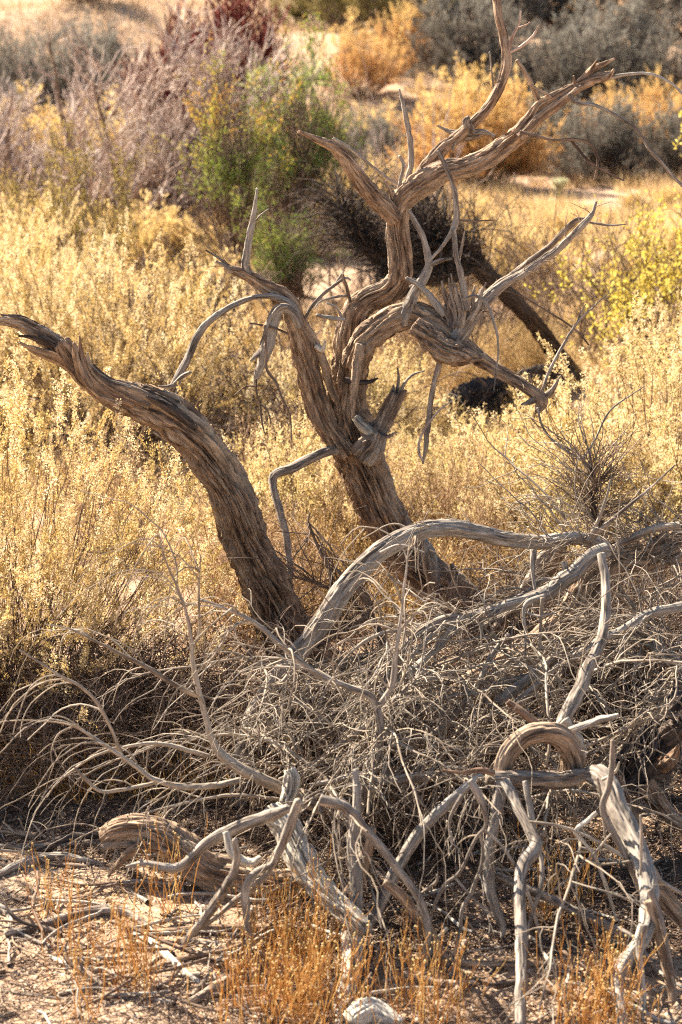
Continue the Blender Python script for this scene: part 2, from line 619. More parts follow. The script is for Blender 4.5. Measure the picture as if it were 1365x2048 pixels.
def twigs_on(root, lines, n, L=(.15, .4), droop=-1.1, out=None, ang=1.0, r=(.0022, .0044), sub=2, mat='twig', name='twigs', t0=.1, away=None, wob=.35):
    """drooping side twigs on traced limbs, joined as one part"""
    Q = np.stack([resample(spline(l, .02)) for l in lines])
    lens = np.array([np.linalg.norm(np.diff(q[:, :3], axis=0), axis=1).sum() for q in Q])
    idx = rng.choice(len(Q), n, p=lens / lens.sum())
    _, p, T, t = sample(Q[:, :, :3], n, t0, 1.0, idx)
    side = nrm(np.cross(T, rng.normal(size=T.shape)))
    side[:, 2] = np.abs(side[:, 2]) * .8 + .1
    if away is not None:
        side = nrm(side + np.asarray(away) * .9)
    a = rng.uniform(.5, 1.3, n)[:, None] * ang
    d = T * np.cos(a) + side * np.sin(a)
    ll = rng.uniform(L[0], L[1], n) * rng.uniform(.5, 1, n)
    b = np.zeros((n, 3))
    b[:, 2] = droop * rng.uniform(.3, 1.4, n)
    if out is not None:
        b += np.asarray(out)
    A = grow(p, d, ll, 11, b, wob)
    A[:, :, 2] = np.maximum(A[:, :, 2], 0.01)
    r0 = rng.uniform(r[0], r[1], n)
    Ra = taper(n, 11, r0, r0 * .45)
    parts = [tubes(A, Ra, 4)]
    if sub:
        B, Rb = sprout(A, Ra, int(n * sub), (L[0] * .35, L[1] * .45), .7, .15, .9, 6, (0, 0, droop * .6), .3, .75, .5)
        B[:, :, 2] = np.maximum(B[:, :, 2], 0.01)
        parts.append(tubes(B, Rb, 3))
    V, F, g, tt = join(parts)
    return obj(name, mesh(name, V, F, M[mat], grain=g), root, 'stuff')


# ================================================================== the broken leaning snag
snag = empty('dead_tree')
tag(snag, 'broken leaning dead trunk with a splintered top end, rough furrowed bark', 'dead tree')
S_MAIN = line("655 1425 140; 640 1390 132; 612 1330 124; 580 1270 116; 550 1210 110; 522 1150 106; 496 1090 102; 471 1020 102; 446 970 101; 420 930 100; 385 882 98; 342 842 98; 294 814 92; 248 800 76; 206 785 62; 172 758 57; 147 729 54; 131 704 50; 122 690 42", 8.12, 7.75)
limb('trunk', snag, S_MAIN, M['bark'], .17, jag=.6, groove=.26, lump=.09, seed=21, twist=1.1)
for txt, j, mt, dY, fl_ in (
        ("150 730 50; 120 696 56; 88 672 50; 55 654 42; 24 642 32; -4 642 18", 2.2, 'bark_grey', -.03, .6),
        ("150 738 40; 116 716 36; 86 704 28; 62 695 18; 44 686 7", 2.6, 'bark', -.05, .55),
        ("140 706 34; 104 676 32; 64 650 26; 30 636 18; 8 632 7", 2.0, 'dark_bark', .02, .6),
        ("135 720 22; 100 690 20; 66 676 14; 40 672 6", 2.0, 'dark_bark', -.07, .6),
        ("238 806 26; 196 786 25; 167 752 23; 153 716 18; 149 688 6", 1.5, 'bark', -.09, .9),
        ("268 806 25; 218 786 24; 182 754 22; 165 716 16; 159 674 4", 1.5, 'raw_wood', -.08, .9),
        ("300 808 26; 246 784 25; 204 758 22; 182 734 15; 175 708 4", 1.5, 'bark_grey', -.07, .9),
        ("330 814 26; 282 788 26; 240 772 21; 210 760 14; 196 748 8", .9, 'bark', -.05, .9),
        ("356 826 30; 310 796 28; 268 778 20; 232 764 12; 208 748 9; 188 730 6", .9, 'dark_bark', -.02, .9),
        ("330 806 18; 300 788 14; 276 778 9; 262 768 3", 1.2, 'bark_grey', .0, .9),
        ("390 858 24; 350 824 24; 320 806 18; 296 794 7", .9, 'dark_bark', -.03, .9)):
    limb('splinter', snag, line(txt, 7.84 + dY, 7.76 + dY), M[mt], .18, jag=j, lump=.10, twist=.2, flat=fl_, wig=.06)

# ================================================================== the standing dead tree
tree = empty('dead_tree')
tag(tree, 'standing dead tree with a forked bare crown and twisted limbs', 'dead tree')
Yt = 8.75
T_TRUNK = line("1015 1275 90; 960 1228 96; 905 1192 100; 845 1150 104; 795 1092 100; 758 1020 98; 736 960 102; 716 905 112; 702 855 104; 696 805 90; 700 760 82; 706 700 76; 711 655 70; 716 622 64; 738 598 58; 772 582 58; 795 553 60; 798 510 56; 793 460 54; 794 412 54", 8.98, 8.7)
limb('trunk', tree, T_TRUNK, M['bark'], .17, lump=.08, seed=44, twist=.5, wig=.08)
T_TOP = line("792 425 48; 812 393 56; 850 362 56; 890 341 50; 930 334 48; 980 310 46; 1030 275 44; 1064 240 38; 1086 209 34; 1120 190 30; 1152 174 26; 1188 160 26; 1222 152 18", 8.7, 8.55)
T_SECOND = line("822 385 38; 848 342 34; 880 301 31; 910 276 28; 942 250 26; 975 219 23; 1000 180 23; 1013 130 24; 1010 80 22; 1001 40 20; 992 0 20; 984 -50 17", 8.74, 8.9)
T_LEFT = line("794 440 42; 768 412 45; 740 380 44; 715 350 40; 690 316 34; 664 293 26; 634 279 16; 600 266 9", 8.68, 8.5)
T_STEM = line("690 905 64; 664 866 56; 645 838 56; 631 790 58; 620 740 58; 606 690 56; 595 648 50; 580 608 44; 550 580 38; 510 556 31; 472 542 24; 452 534 14", 8.78, 8.6)
T_ARM = line("712 735 64; 728 690 66; 765 655 62; 812 632 62; 850 640 64; 885 660 68; 912 682 62; 935 695 46; 972 722 34; 1012 750 30; 1050 770 28; 1078 787 30; 1086 803 34; 1078 825 16", 8.68, 8.4)
T_BIG = line("912 680 40; 932 648 38; 962 610 34; 1000 576 26; 1050 546 20; 1110 505 18; 1155 462 18; 1184 430 14; 1194 404 6", 8.5, 8.6)
T_PAR = line("958 612 22; 990 574 18; 1032 545 16; 1090 500 14; 1128 463 14; 1150 442 13; 1168 438 9", 8.56, 8.66)
T_ARCH = line("596 628 22; 570 603 18; 530 592 13; 480 604 14; 424 638 16; 391 680 18; 371 728 18; 350 766 17; 338 787 8", 8.62, 8.4)
T_LOW = line("690 900 26; 655 902 24; 620 916 24; 582 936 24; 551 948 22; 547 972 18; 560 1020 18; 574 1080 16; 581 1150 13; 584 1215 9", 8.75, 8.45)
for nm, C, mt, dp, j in (('limb', T_TOP, 'bark', .17, .8), ('limb', T_SECOND, 'bark', .15, 0), ('limb', T_LEFT, 'bark', .17, .8),
                         ('limb', T_STEM, 'bark', .17, .5), ('limb', T_ARM, 'bark', .18, .5), ('limb', T_BIG, 'bark_grey', .17, .6),
                         ('branch', T_PAR, 'bark_grey', .14, .5), ('branch', T_ARCH, 'bleached', .12, .4), ('branch', T_LOW, 'bleached', .12, .3)):
    limb(nm, tree, C, M[mt], dp, jag=j, lump=.07)
T_BR = [  # smaller branches of the same tree
    ("1042 275 26; 1082 236 22; 1122 204 20; 1150 182 16; 1165 172 10", 8.58, 'bark', .3),
    ("1150 180 22; 1168 156 17; 1186 138 15; 1206 128 12; 1228 118 5", 8.58, 'bark', .8),
    ("1178 150 12; 1186 134 9; 1195 120 4", 8.57, 'bark', .4), ("1205 158 16; 1220 150 14; 1229 139 5", 8.55, 'bark', .8),
    ("1212 156 11; 1250 150 8; 1292 147 7; 1332 160 7; 1375 196 5", 8.54, 'bleached', 0),
    ("1138 188 9; 1146 200 10; 1162 207 10; 1200 214 8; 1268 254 9; 1300 298 9; 1340 345 8; 1385 392 6", 8.52, 'bleached', 0),
    ("1040 264 8; 1066 270 8; 1108 280 7; 1146 279 7; 1178 286 6; 1196 318 5; 1188 362 3", 8.5, 'brown_twig', 0),
    ("1143 281 7; 1178 322 7; 1212 343 6; 1248 361 4", 8.5, 'brown_twig', 0),
    ("1084 218 16; 1072 190 14; 1060 164 12; 1046 138 11; 1034 121 8", 8.6, 'bark', .6),
    ("1062 170 6; 1082 182 7; 1100 190 8; 1104 196 9", 8.58, 'bark', .3), ("1148 178 7; 1149 163 6; 1148 152 4", 8.57, 'bark', .3),
    ("874 252 5; 900 264 12; 930 270 26; 950 268 24; 968 265 14; 990 273 6", 8.82, 'bleached', .5),
    ("948 272 22; 940 256 24; 936 240 17; 940 234 8", 8.8, 'bleached', .5), ("915 276 14; 908 292 5; 905 302 3", 8.78, 'bleached', 0),
    ("1016 110 9; 1026 72 8; 1037 48 6; 1042 22 4", 8.84, 'pale_twig', 0), ("1016 106 8; 1044 92 8; 1066 72 7; 1078 52 4", 8.84, 'pale_twig', 0),
    ("1036 56 5; 1052 50 4; 1060 44 3", 8.84, 'pale_twig', 0), ("989 186 6; 984 145 5; 979 104 4", 8.86, 'bleached', .3),
    ("804 400 12; 814 362 12; 823 318 14; 818 262 13; 808 215 11; 799 178 5", 8.72, 'bleached', .4),
    ("796 395 10; 802 362 9; 808 330 9; 800 312 6", 8.7, 'bleached', .3), ("786 400 9; 780 380 8; 773 362 3", 8.68, 'bark', .3),
    ("820 388 9; 760 345 8; 708 302 8; 668 276 6", 8.8, 'bleached', .3),
    ("876 300 9; 890 330 11; 906 372 12; 913 418 15; 911 448 17; 904 466 13; 880 498 8; 858 522 7", 8.55, 'bleached', 0),
    ("906 458 12; 914 515 13; 924 560 15; 934 620 18", 8.5, 'bleached', .3), ("918 522 8; 925 490 7; 930 462 4", 8.5, 'bleached', 0),
    ("911 440 6; 945 442 5; 990 440 3", 8.54, 'brown_twig', 0),
    ("818 420 9; 838 455 14; 850 480 15; 857 510 17; 858 535 20; 845 560 24; 826 592 28; 812 628 32; 812 650 22", 8.6, 'bleached', .3),
    ("856 535 12; 880 522 11; 904 518 6", 8.58, 'bleached', .3), ("820 575 9; 835 562 9; 812 556 5", 8.6, 'bleached', .3),
    ("812 556 10; 832 566 11; 850 582 14; 868 602 17; 888 630 18", 8.56, 'bleached', .3),
    ("742 868 52; 762 856 44; 780 824 40; 796 792 34", 8.7, 'bark_grey', .9), ("726 912 66; 746 892 64; 760 870 40", 8.68, 'bark_grey', .5),
    ("712 835 18; 726 852 24; 748 868 20", 8.66, 'white_wood', .3), ("760 870 14; 778 872 10; 792 864 4", 8.64, 'bark_grey', .5),
    ("794 796 9; 797 760 7; 796 735 4", 8.7, 'bleached', .3), ("796 800 8; 808 770 7; 826 750 6; 850 742 4", 8.68, 'bleached', 0),
    ("884 700 14; 878 728 15; 868 770 14; 860 820 14; 853 880 13; 847 926 5", 8.45, 'bark_grey', .6),
    ("846 922 4; 838 905 7; 840 880 6; 855 850 5; 880 820 4; 905 800 3", 8.4, 'pale_twig', 0),
    ("500 552 20; 492 532 20; 497 492 17; 506 440 14; 514 378 6", 8.62, 'bleached', .6), ("507 450 5; 520 432 5; 538 418 3", 8.62, 'bleached', 0),
    ("466 545 11; 450 532 9; 432 522 4", 8.6, 'bleached', .3), ("462 540 8; 440 518 6; 412 500 4", 8.6, 'bleached', 0),
    ("600 655 20; 588 630 24; 570 618 24; 553 628 30; 543 655 31; 536 690 30; 522 728 22; 512 755 14; 508 768 5", 8.52, 'bark_grey', .8),
    ("524 700 13; 512 712 12; 502 722 5", 8.5, 'bleached', .5), ("576 612 10; 558 616 10; 540 638 9; 531 662 7; 520 690 4", 8.46, 'bleached', 0),
    ("530 650 7; 533 700 7; 534 738 7; 552 765 7; 566 800 5; 580 830 4; 584 880 3", 8.44, 'brown_twig', 0),
    ("512 758 6; 514 785 5; 521 808 6; 524 840 5; 530 868 3", 8.46, 'brown_twig', 0), ("521 808 5; 536 822 5; 543 850 3", 8.46, 'brown_twig', 0),
    ("510 772 4; 490 774 4; 470 790 3", 8.46, 'brown_twig', 0), ("576 668 6; 548 656 6; 500 646 4", 8.48, 'brown_twig', 0),
    ("672 800 18; 660 770 20; 650 730 21; 634 692 19; 618 655 15; 606 634 8", 8.7, 'bark', .3),
    ("610 640 7; 625 612 9; 648 588 8; 672 568 7; 692 556 6; 702 560 4", 8.66, 'bleached', 0), ("670 570 6; 682 552 5; 690 540 3", 8.66, 'bleached', 0),
    ("632 692 14; 645 700 14; 650 682 5", 8.66, 'white_wood', .8), ("690 640 9; 664 636 11; 634 630 7", 8.6, 'bleached', .4),
    ("684 634 6; 672 614 5; 654 607 4", 8.6, 'bleached', 0), ("702 605 9; 694 575 8; 686 548 4", 8.62, 'bark', .3), ("698 592 6; 672 594 6; 640 604 4; 630 618 3", 8.62, 'bleached', 0),
    ("350 768 12; 368 752 12; 382 744 8", 8.38, 'bleached', .5), ("350 770 9; 334 774 9; 318 772 4", 8.38, 'bleached', .4), ("360 760 9; 356 776 8; 350 790 5", 8.38, 'bleached', .4),
    ("1080 800 14; 1096 790 18; 1108 776 12; 1122 752 4", 8.42, 'bark_grey', .6), ("1070 800 16; 1056 806 12; 1044 808 4", 8.4, 'bark_grey', .6),
    ("1080 795 9; 1098 745 8; 1118 706 8; 1140 668 7; 1158 642 6; 1180 620 4; 1218 586 3", 8.45, 'bleached', 0), ("1155 645 5; 1162 625 4; 1172 608 3", 8.45, 'bleached', 0),
    ("1076 815 6; 1084 850 6; 1110 885 6; 1162 914 6; 1190 880 5; 1222 820 5; 1290 772 3", 8.3, 'bleached', 0),
    ("1000 580 6; 1040 590 6; 1090 620 5; 1150 658 5; 1178 690 4", 8.55, 'brown_twig', 0),
    ("1160 440 7; 1185 446 6; 1215 450 6; 1252 449 3", 8.66, 'bleached', 0),
    ("925 600 8; 950 592 8; 975 610 8; 990 650 7; 997 700 5; 988 780 3", 8.4, 'bleached', 0),
    ("690 760 16; 720 765 14; 742 762 12; 756 756 4", 8.6, 'dark_bark', .8),
]
T_LIMBS = [o for o in tree.children]
for txt, Y, mt, j in T_BR:
    C = line(txt, Y, Y - .03)
    onto(limb('branch', tree, C, M[mt], .12, jag=j, lump=.12), C, T_LIMBS)
# broken spikes standing on the arm
for (x0, y0, x1, y1, d) in ((900, 650, 884, 562, 12), (906, 655, 898, 590, 14), (912, 650, 898, 556, 9), (924, 650, 912, 575, 13), (930, 645, 902, 548, 8), (936, 645, 950, 572, 9),
                            (940, 640, 972, 566, 11), (944, 640, 960, 580, 8), (918, 655, 930, 585, 16), (934, 655, 922, 600, 18), (948, 640, 985, 580, 7), (905, 660, 890, 610, 16)):
    limb('branch', tree, line(f"{x0} {y0} {d * 1.5}; {(x0 * 2 + x1) / 3 + 4} {(y0 * 2 + y1) / 3} {d * 1.2}; {(x0 + 2 * x1) / 3} {(y0 + 2 * y1) / 3} {d}; {x1} {y1} {d * .4}", 8.5 + rng.uniform(-.06, .06)), M['bark_grey'], .14, jag=.8, lump=.14)
# burl under the arm
limb('burl', tree, line("826 650 40; 862 676 56; 892 697 64; 918 706 56; 945 712 34; 965 716 14", 8.46, 8.40), M['bark'], .2, lump=.16, wig=.1)
limb('bark_flap', tree, line("722 690 24; 716 720 26; 712 760 22; 708 800 14; 706 835 6", 8.58), M['bark'], .2, jag=1, flat=.5)
twigs_on(tree, [T_ARM, T_BIG, T_STEM], 60, (.06, .2), -.6, r=(.0018, .003), sub=1, mat='brown_twig', name='twigs')
twigs_on(tree, [line("1078 815 10; 1090 850 8; 1160 914 8; 1200 905 8", 8.3)], 9, (.1, .4), -.3, r=(.0016, .0026), sub=1, wob=.6, mat='brown_twig', name='twigs')

# ================================================================== fallen timber heap
fallen = empty('fallen_tree')
tag(fallen, 'big fallen dead tree with a long pale arching limb over the brush heap', 'fallen tree')
F_TRUNK = line("1430 1050 70; 1365 1085 74; 1290 1110 72; 1225 1120 70; 1188 1165 76; 1158 1232 82; 1100 1280 78; 1030 1322 80; 960 1372 84; 890 1420 84; 820 1462 80; 770 1500 66", 7.7, 7.15)
F_ARCH = line("1215 1108 34; 1190 1088 36; 1150 1078 32; 1090 1086 33; 1020 1080 36; 950 1065 38; 885 1056 40; 822 1068 43; 760 1104 46; 714 1150 50; 682 1192 52; 654 1238 50; 610 1290 47; 566 1342 46; 526 1400 46; 500 1450 47; 484 1510 45; 478 1560 42; 480 1612 38", 7.35, 6.9)
F_TWO = line("1215 1100 36; 1185 1112 38; 1140 1150 38; 1082 1193 36; 1005 1218 36; 942 1233 30; 882 1246 26; 828 1275 20; 788 1325 18; 762 1380 16; 750 1440 14", 7.2, 6.65)
F_DIAG = line("930 1236 22; 905 1262 21; 868 1302 20; 812 1352 18; 770 1394 16; 738 1420 13", 7.0, 6.7)
F_POLE = line("1200 1108 20; 1212 1165 21; 1213 1215 23; 1203 1268 25; 1182 1325 28; 1154 1388 32; 1130 1432 32; 1122 1452 26", 6.9, 6.35)
F_LONG = line("1385 1210 24; 1345 1217 24; 1292 1230 22; 1252 1256 22; 1195 1284 18; 1112 1334 16; 1040 1356 13; 990 1372 10; 948 1392 7", 6.95, 6.75)
F_BACK = line("1400 1365 30; 1350 1325 28; 1300 1285 28; 1250 1260 25; 1200 1246 24; 1160 1240 26", 7.1, 7.35)
F_PAIR = line("1110 1312 18; 1062 1354 23; 1020 1390 27; 1000 1405 22", 6.8, 6.75)
F_PAIR2 = line("1120 1330 12; 1080 1368 17; 1050 1395 21; 1032 1412 22", 6.72, 6.68)
for nm, C, mt, dp, j in (('trunk', F_TRUNK, 'bark', .15, .3), ('limb', F_ARCH, 'bleached', .10, 0), ('limb', F_TWO, 'bleached', .10, 0), ('branch', F_DIAG, 'bleached', .1, 0),
                         ('limb', F_POLE, 'bleached', .1, .3), ('branch', F_LONG, 'bleached', .1, 0), ('limb', F_BACK, 'bark_grey', .12, 0),
                         ('branch', F_PAIR, 'bleached', .12, .4), ('branch', F_PAIR2, 'bleached', .12, .4)):
    limb(nm, fallen, C, M[mt], dp, jag=j)
F_BR = [
    ("1128 1440 26; 1145 1462 22; 1162 1485 18; 1166 1508 14; 1164 1530 7", 6.34, 'white_wood', .3), ("1125 1442 16; 1112 1456 14; 1104 1466 8", 6.36, 'bleached', .3),
    ("1166 1490 6; 1176 1482 6; 1172 1500 5; 1150 1525 6; 1130 1545 5", 6.3, 'bleached', 0),
    ("1360 1050 20; 1300 1060 18; 1250 1085 16; 1215 1102 16", 7.5, 'bark_grey', .3),
    ("1180 1080 16; 1205 1058 13; 1238 1028 10; 1290 985 7; 1350 930 4", 7.3, 'bleached', 0),
    ("1178 1082 14; 1192 1050 10; 1210 1005 8; 1222 960 5", 7.28, 'bleached', 0), ("1172 1078 16; 1198 1060 13; 1216 1048 8", 7.3, 'bark_grey', .5),
    ("1130 1125 16; 1126 1160 13; 1085 1160 14; 1060 1180 13; 1010 1215 12; 960 1260 10", 7.15, 'bleached', 0),
    ("1090 1192 12; 1055 1205 11; 1048 1230 9; 1050 1260 7; 1052 1300 5; 1048 1330 4", 6.95, 'bleached', 0),
    ("1085 1195 10; 1082 1240 8; 1080 1290 7; 1082 1350 6; 1088 1420 4", 6.9, 'twig', 0), ("1052 1225 7; 1080 1232 6; 1110 1226 4", 6.92, 'bleached', 0),
    ("1020 1268 14; 992 1300 15; 970 1340 14; 952 1375 12; 930 1405 12; 905 1440 12; 860 1500 9", 6.8, 'bleached', 0),
    ("930 1405 18; 918 1420 18; 890 1450 14; 850 1478 10", 6.75, 'bark_grey', 0), ("960 1388 8; 900 1392 7; 840 1420 5", 6.7, 'bleached', 0),
    ("885 1250 14; 855 1280 11; 825 1310 9; 790 1360 8; 760 1385 6", 6.85, 'bleached', 0), ("830 1272 10; 800 1262 9; 760 1268 9; 720 1290 7; 680 1330 5; 662 1370 3", 6.8, 'bleached', 0),
    ("762 1105 10; 800 1090 6; 850 1105 4", 7.0, 'bleached', 0), ("1068 1100 16; 1066 1140 12; 1070 1180 8", 7.1, 'bleached', .2),
]
F_LIMBS = [o for o in fallen.children]
for txt, Y, mt, j in F_BR:
    C = line(txt, Y, Y - .06)
    onto(limb('branch', fallen, C, M[mt], .1, jag=j), C, F_LIMBS)
twigs_on(fallen, [F_TRUNK, F_ARCH[:8], F_TWO], 110, (.15, .5), -.9, out=(-.3, -.2, 0), sub=1.2, wob=.6, name='twigs')
twigs_on(fallen, [F_TWO[4:], F_DIAG, F_LONG], 110, (.15, .5), -1.4, out=(-.5, -.2, 0), sub=1.0, wob=.6, name='twigs')
twigs_on(fallen, [F_BACK, F_TRUNK[:4]], 130, (.15, .6), -.8, sub=1.5, wob=.7, name='twigs')
twigs_on(fallen, [F_ARCH[:4], F_TRUNK[:3]], 70, (.15, .5), .2, sub=2, wob=.6, r=(.002, .0035), name='twigs')

N_ST = line("1200 1090 14; 1192 1040 13; 1186 1000 14; 1190 965 12; 1182 935 6", 7.6)
limb('branch', fallen, N_ST, M['dark_bark'], .12)
twigs_on(fallen, [N_ST], 110, (.15, .45), -.2, r=(.0018, .0034), sub=1.6, mat='brown_twig', name='twigs', wob=.6)
twigs_on(fallen, [N_ST], 40, (.25, .6), -.3, r=(.002, .0034), sub=1, mat='twig', name='twigs', wob=.5)

# the root crown of the fallen tree's neighbour
crown = empty('root_crown')
tag(crown, 'dark twisted root crown of an uprooted trunk with a torn reddish knot', 'root crown')
limb('trunk', crown, line("1450 1360 130; 1390 1420 134; 1325 1475 128; 1275 1520 116; 1240 1560 90; 1215 1590 50", 6.95, 6.55), M['dark_bark'], .2, jag=.8, lump=.2, groove=.2, twist=2)
for txt, mt in (("1340 1480 60; 1370 1450 54; 1420 1400 50", 'dark_bark'), ("1325 1530 40; 1342 1520 36; 1352 1505 22; 1360 1490 8", 'raw_wood'),
                ("1290 1575 50; 1320 1610 42; 1350 1640 38; 1410 1680 34", 'bark'), ("1230 1555 40; 1250 1600 30; 1272 1640 26; 1290 1660 14", 'raw_wood')):
    limb('root', crown, line(txt, 6.55, 6.45), M[mt], .16, jag=.6, lump=.14)
twigs_on(crown, [line("1365 1300 20; 1330 1400 20; 1260 1470 20; 1200 1540 20", 6.5)], 80, (.12, .4), -.9, sub=1.5, wob=.7, name='twigs', r=(.002, .004))

# arched log with hanging limbs
arch = empty('arched_log')
tag(arch, 'small dead log bent into a hoop with two pole-like limbs reaching the ground', 'log')
limb('hoop', arch, line("1004 1585 40; 1002 1550 42; 1008 1520 44; 1026 1494 46; 1056 1474 48; 1092 1467 52; 1124 1476 56; 1144 1502 58; 1145 1532 54; 1132 1556 42", 6.12, 6.22), M['bark'], .10, lump=.1, twist=2)
limb('crossbar', arch, line("972 1552 34; 1020 1556 38; 1080 1560 42; 1140 1556 38; 1185 1545 30", 6.08, 6.15), M['bark_grey'], .14, jag=.3)
limb('limb', arch, line("1006 1565 34; 998 1600 29; 986 1650 26; 979 1700 27; 977 1745 27; 983 1790 25; 997 1832 22; 1006 1858 14; 1004 1885 5", 6.05, 5.85), M['bleached'], .09)
limb('limb', arch, line("1014 1565 26; 1034 1608 25; 1056 1648 26; 1070 1680 30; 1068 1700 34; 1050 1726 34; 1041 1765 29; 1040 1850 27; 1042 1950 28; 1040 2075 29", 6.02, 5.24), M['bleached'], .09)
limb('branch', arch, line("1052 1562 14; 1058 1600 16; 1064 1640 14; 1075 1690 10; 1085 1730 11; 1083 1775 12; 1068 1820 11; 1056 1870 10; 1052 1920 6", 5.95, 5.7), M['bleached'], .1)
limb('branch', arch, line("990 1545 16; 960 1540 13; 920 1545 10; 885 1540 7", 6.05), M['raw_wood'], .12, jag=.5)
pole = tag(limb('leaning_pole', None, line("992 1752 20; 1060 1778 22; 1150 1822 22; 1222 1854 21; 1262 1872 18; 1290 1905 15; 1318 1945 12; 1336 1965 7", 5.98, 5.62), M['bleached'], .09),
           'smooth grey pole lying slantwise behind the upright limb of the hoop log', 'branch')

# forked limb that comes down at the heap's end
rl = empty('fallen_branch')
tag(rl, 'thick grey forked dead limb running down to the ground beside the root crown', 'branch')
R_MAIN = line("1176 1545 40; 1198 1552 52; 1220 1580 54; 1238 1625 52; 1266 1682 50; 1288 1735 49; 1300 1790 46; 1296 1845 42; 1276 1890 36; 1248 1930 33; 1236 1965 31; 1242 2010 26; 1248 2075 22", 6.1, 5.22)
limb('limb', rl, R_MAIN, M['bleached'], .12, twist=1.5)
for txt, Y, mt, d in (("1292 1740 40; 1325 1790 42; 1370 1838 42; 1430 1885 38", 5.85, 'bark', .13), ("1300 1800 30; 1318 1860 26; 1334 1920 26; 1345 1990 24; 1350 2070 20", 5.6, 'bark', .12),
                      ("1225 1480 10; 1224 1530 15; 1216 1580 16; 1206 1612 16; 1218 1650 17; 1248 1705 17; 1278 1770 16; 1310 1850 14", 5.88, 'bark_grey', .1),
                      ("1290 1850 22; 1280 1900 20; 1282 1950 20; 1286 2000 16; 1282 2060 14", 5.5, 'bleached', .1), ("1300 1780 14; 1320 1830 15; 1334 1890 13; 1345 1950 11", 5.6, 'bark_grey', .1)):
    limb('branch', rl, line(txt, Y, Y - .12), M[mt], d)
R_BR = [("1195 1625 10; 1178 1640 11; 1152 1662 11; 1170 1685 8; 1190 1712 9; 1205 1750 9; 1222 1800 8; 1232 1838 5", 5.85, 'white_wood', 0), ("1060 1643 7; 1110 1650 7; 1165 1668 7; 1250 1715 9; 1310 1755 10; 1385 1800 10", 5.82, 'twig', 0),
        ("1165 1720 6; 1200 1728 7; 1240 1725 6; 1265 1720 5", 5.8, 'twig', 0), ("1195 1555 7; 1203 1600 7; 1210 1660 7; 1214 1722 5", 5.9, 'twig', 0), ("1282 1630 6; 1283 1690 8; 1282 1750 6", 5.7, 'twig', 0),
        ("1110 1780 5; 1150 1745 6; 1190 1705 6; 1222 1668 5", 5.8, 'twig', 0), ("1205 1560 8; 1230 1545 6; 1240 1525 4", 5.9, 'white_wood', 0)]
for txt, Y, mt, j in R_BR:
    limb('branch', rl, line(txt, Y, Y - .03), M[mt], .1, jag=j)

# white log with forked stump
wl = empty('fallen_log')
tag(wl, 'sun-bleached cracked log pointing downhill over a twisted stump', 'log')
limb('trunk', wl, line("548 1622 56; 572 1655 66; 602 1705 68; 630 1755 62; 664 1802 54; 700 1838 50; 722 1856 42", 6.05, 5.7), M['white_wood'], .16, jag=.5, lump=.14, groove=.1)
limb('stub', wl, line("572 1610 30; 580 1580 38; 582 1555 36; 578 1540 28", 6.2, 6.25), M['white_wood'], .12, jag=.2)
limb('stump', wl, line("702 1830 54; 704 1875 52; 704 1920 50; 698 1970 50; 690 2020 54; 684 2080 66", 5.8, 5.3), M['white_wood'], .16, twist=3)
limb('limb', wl, line("700 1868 30; 712 1835 32; 716 1780 31; 708 1730 29; 704 1690 25; 712 1640 23; 716 1590 20; 714 1540 15", 5.78, 6.0), M['bark_grey'], .1)
limb('limb', wl, line("712 1872 28; 742 1840 29; 775 1785 29; 800 1728 29; 840 1662 27; 885 1618 25; 930 1578 22; 965 1548 16", 5.8, 6.05), M['bleached'], .1)
limb('branch', wl, line("690 1800 30; 720 1750 30; 735 1700 26; 745 1660 16", 5.9), M['bark'], .14, jag=.8)
lg = empty('fallen_log')
tag(lg, 'thick brown log with a hollow broken end resting on sandy ground', 'log')
limb('trunk', lg, line("212 1674 54; 236 1662 64; 275 1658 70; 320 1670 76; 372 1704 88; 425 1744 96; 490 1770 90; 560 1772 78; 620 1765 64", 6.35, 6.15), M['bark'], .15, jag=-.8, lump=.12, groove=.2)
limb('splinter', lg, line("340 1700 34; 290 1692 26; 258 1706 22; 236 1728 16; 216 1752 6", 6.25), M['bark'], .14, jag=.8)
limb('splinter', lg, line("300 1690 34; 255 1684 26; 222 1688 20; 208 1694 14", 6.3), M['bark_grey'], .14, jag=.8)

# single fallen branches of the heap, each lifted away on its own
def fallen_branch(name, label, lines, Y, mat='bleached', twigs=0, tw=None, cat='branch', depth=.1, Y2=None, group=None):
    e = empty(name)
    tag(e, label, cat, group)
    Cs = []
    for k, txt in enumerate(lines):
        C = line(txt, Y, (Y - .05) if Y2 is None else Y2)
        Cs.append(C)
        limb('branch' if k else 'stem', e, C, M[mat], depth)
    if twigs:
        twigs_on(e, Cs, twigs, **(tw or {}))
    return e


fallen_branch('fallen_branch', 'crooked grey branch bent in an S in front of the hollow log', ["254 1735 8; 290 1727 15; 350 1737 22; 385 1715 24; 420 1682 27; 480 1652 28; 540 1632 28; 578 1618 22"], 5.95)
fallen_branch('fallen_branch', 'grey forked stick propped against the S-bent branch', ["368 1888 14; 400 1848 22; 432 1808 25; 460 1765 22; 474 1715 18; 470 1680 14", "405 1858 10; 470 1802 13; 530 1752 16; 560 1700 20; 585 1640 24; 600 1600 20"], 5.75)
fallen_branch('fallen_branch', 'pale hooked stick standing in the rusty wildflowers under the white log', ["545 1730 15; 512 1746 18; 492 1780 21; 494 1830 19; 500 1890 14; 498 1940 9"], 5.7)
fallen_branch('fallen_branch', 'short bright bleached stub lying across the S-bent branch', ["452 1664 16; 462 1698 22; 478 1716 24; 505 1724 22; 522 1716 14"], 5.8, 'white_wood')
fallen_branch('fallen_branch', 'dark crooked branch dropping behind the wildflower seed heads', ["770 1765 18; 800 1790 26; 840 1840 28; 872 1890 28; 905 1945 20; 935 1985 10"], 5.75, 'bark')
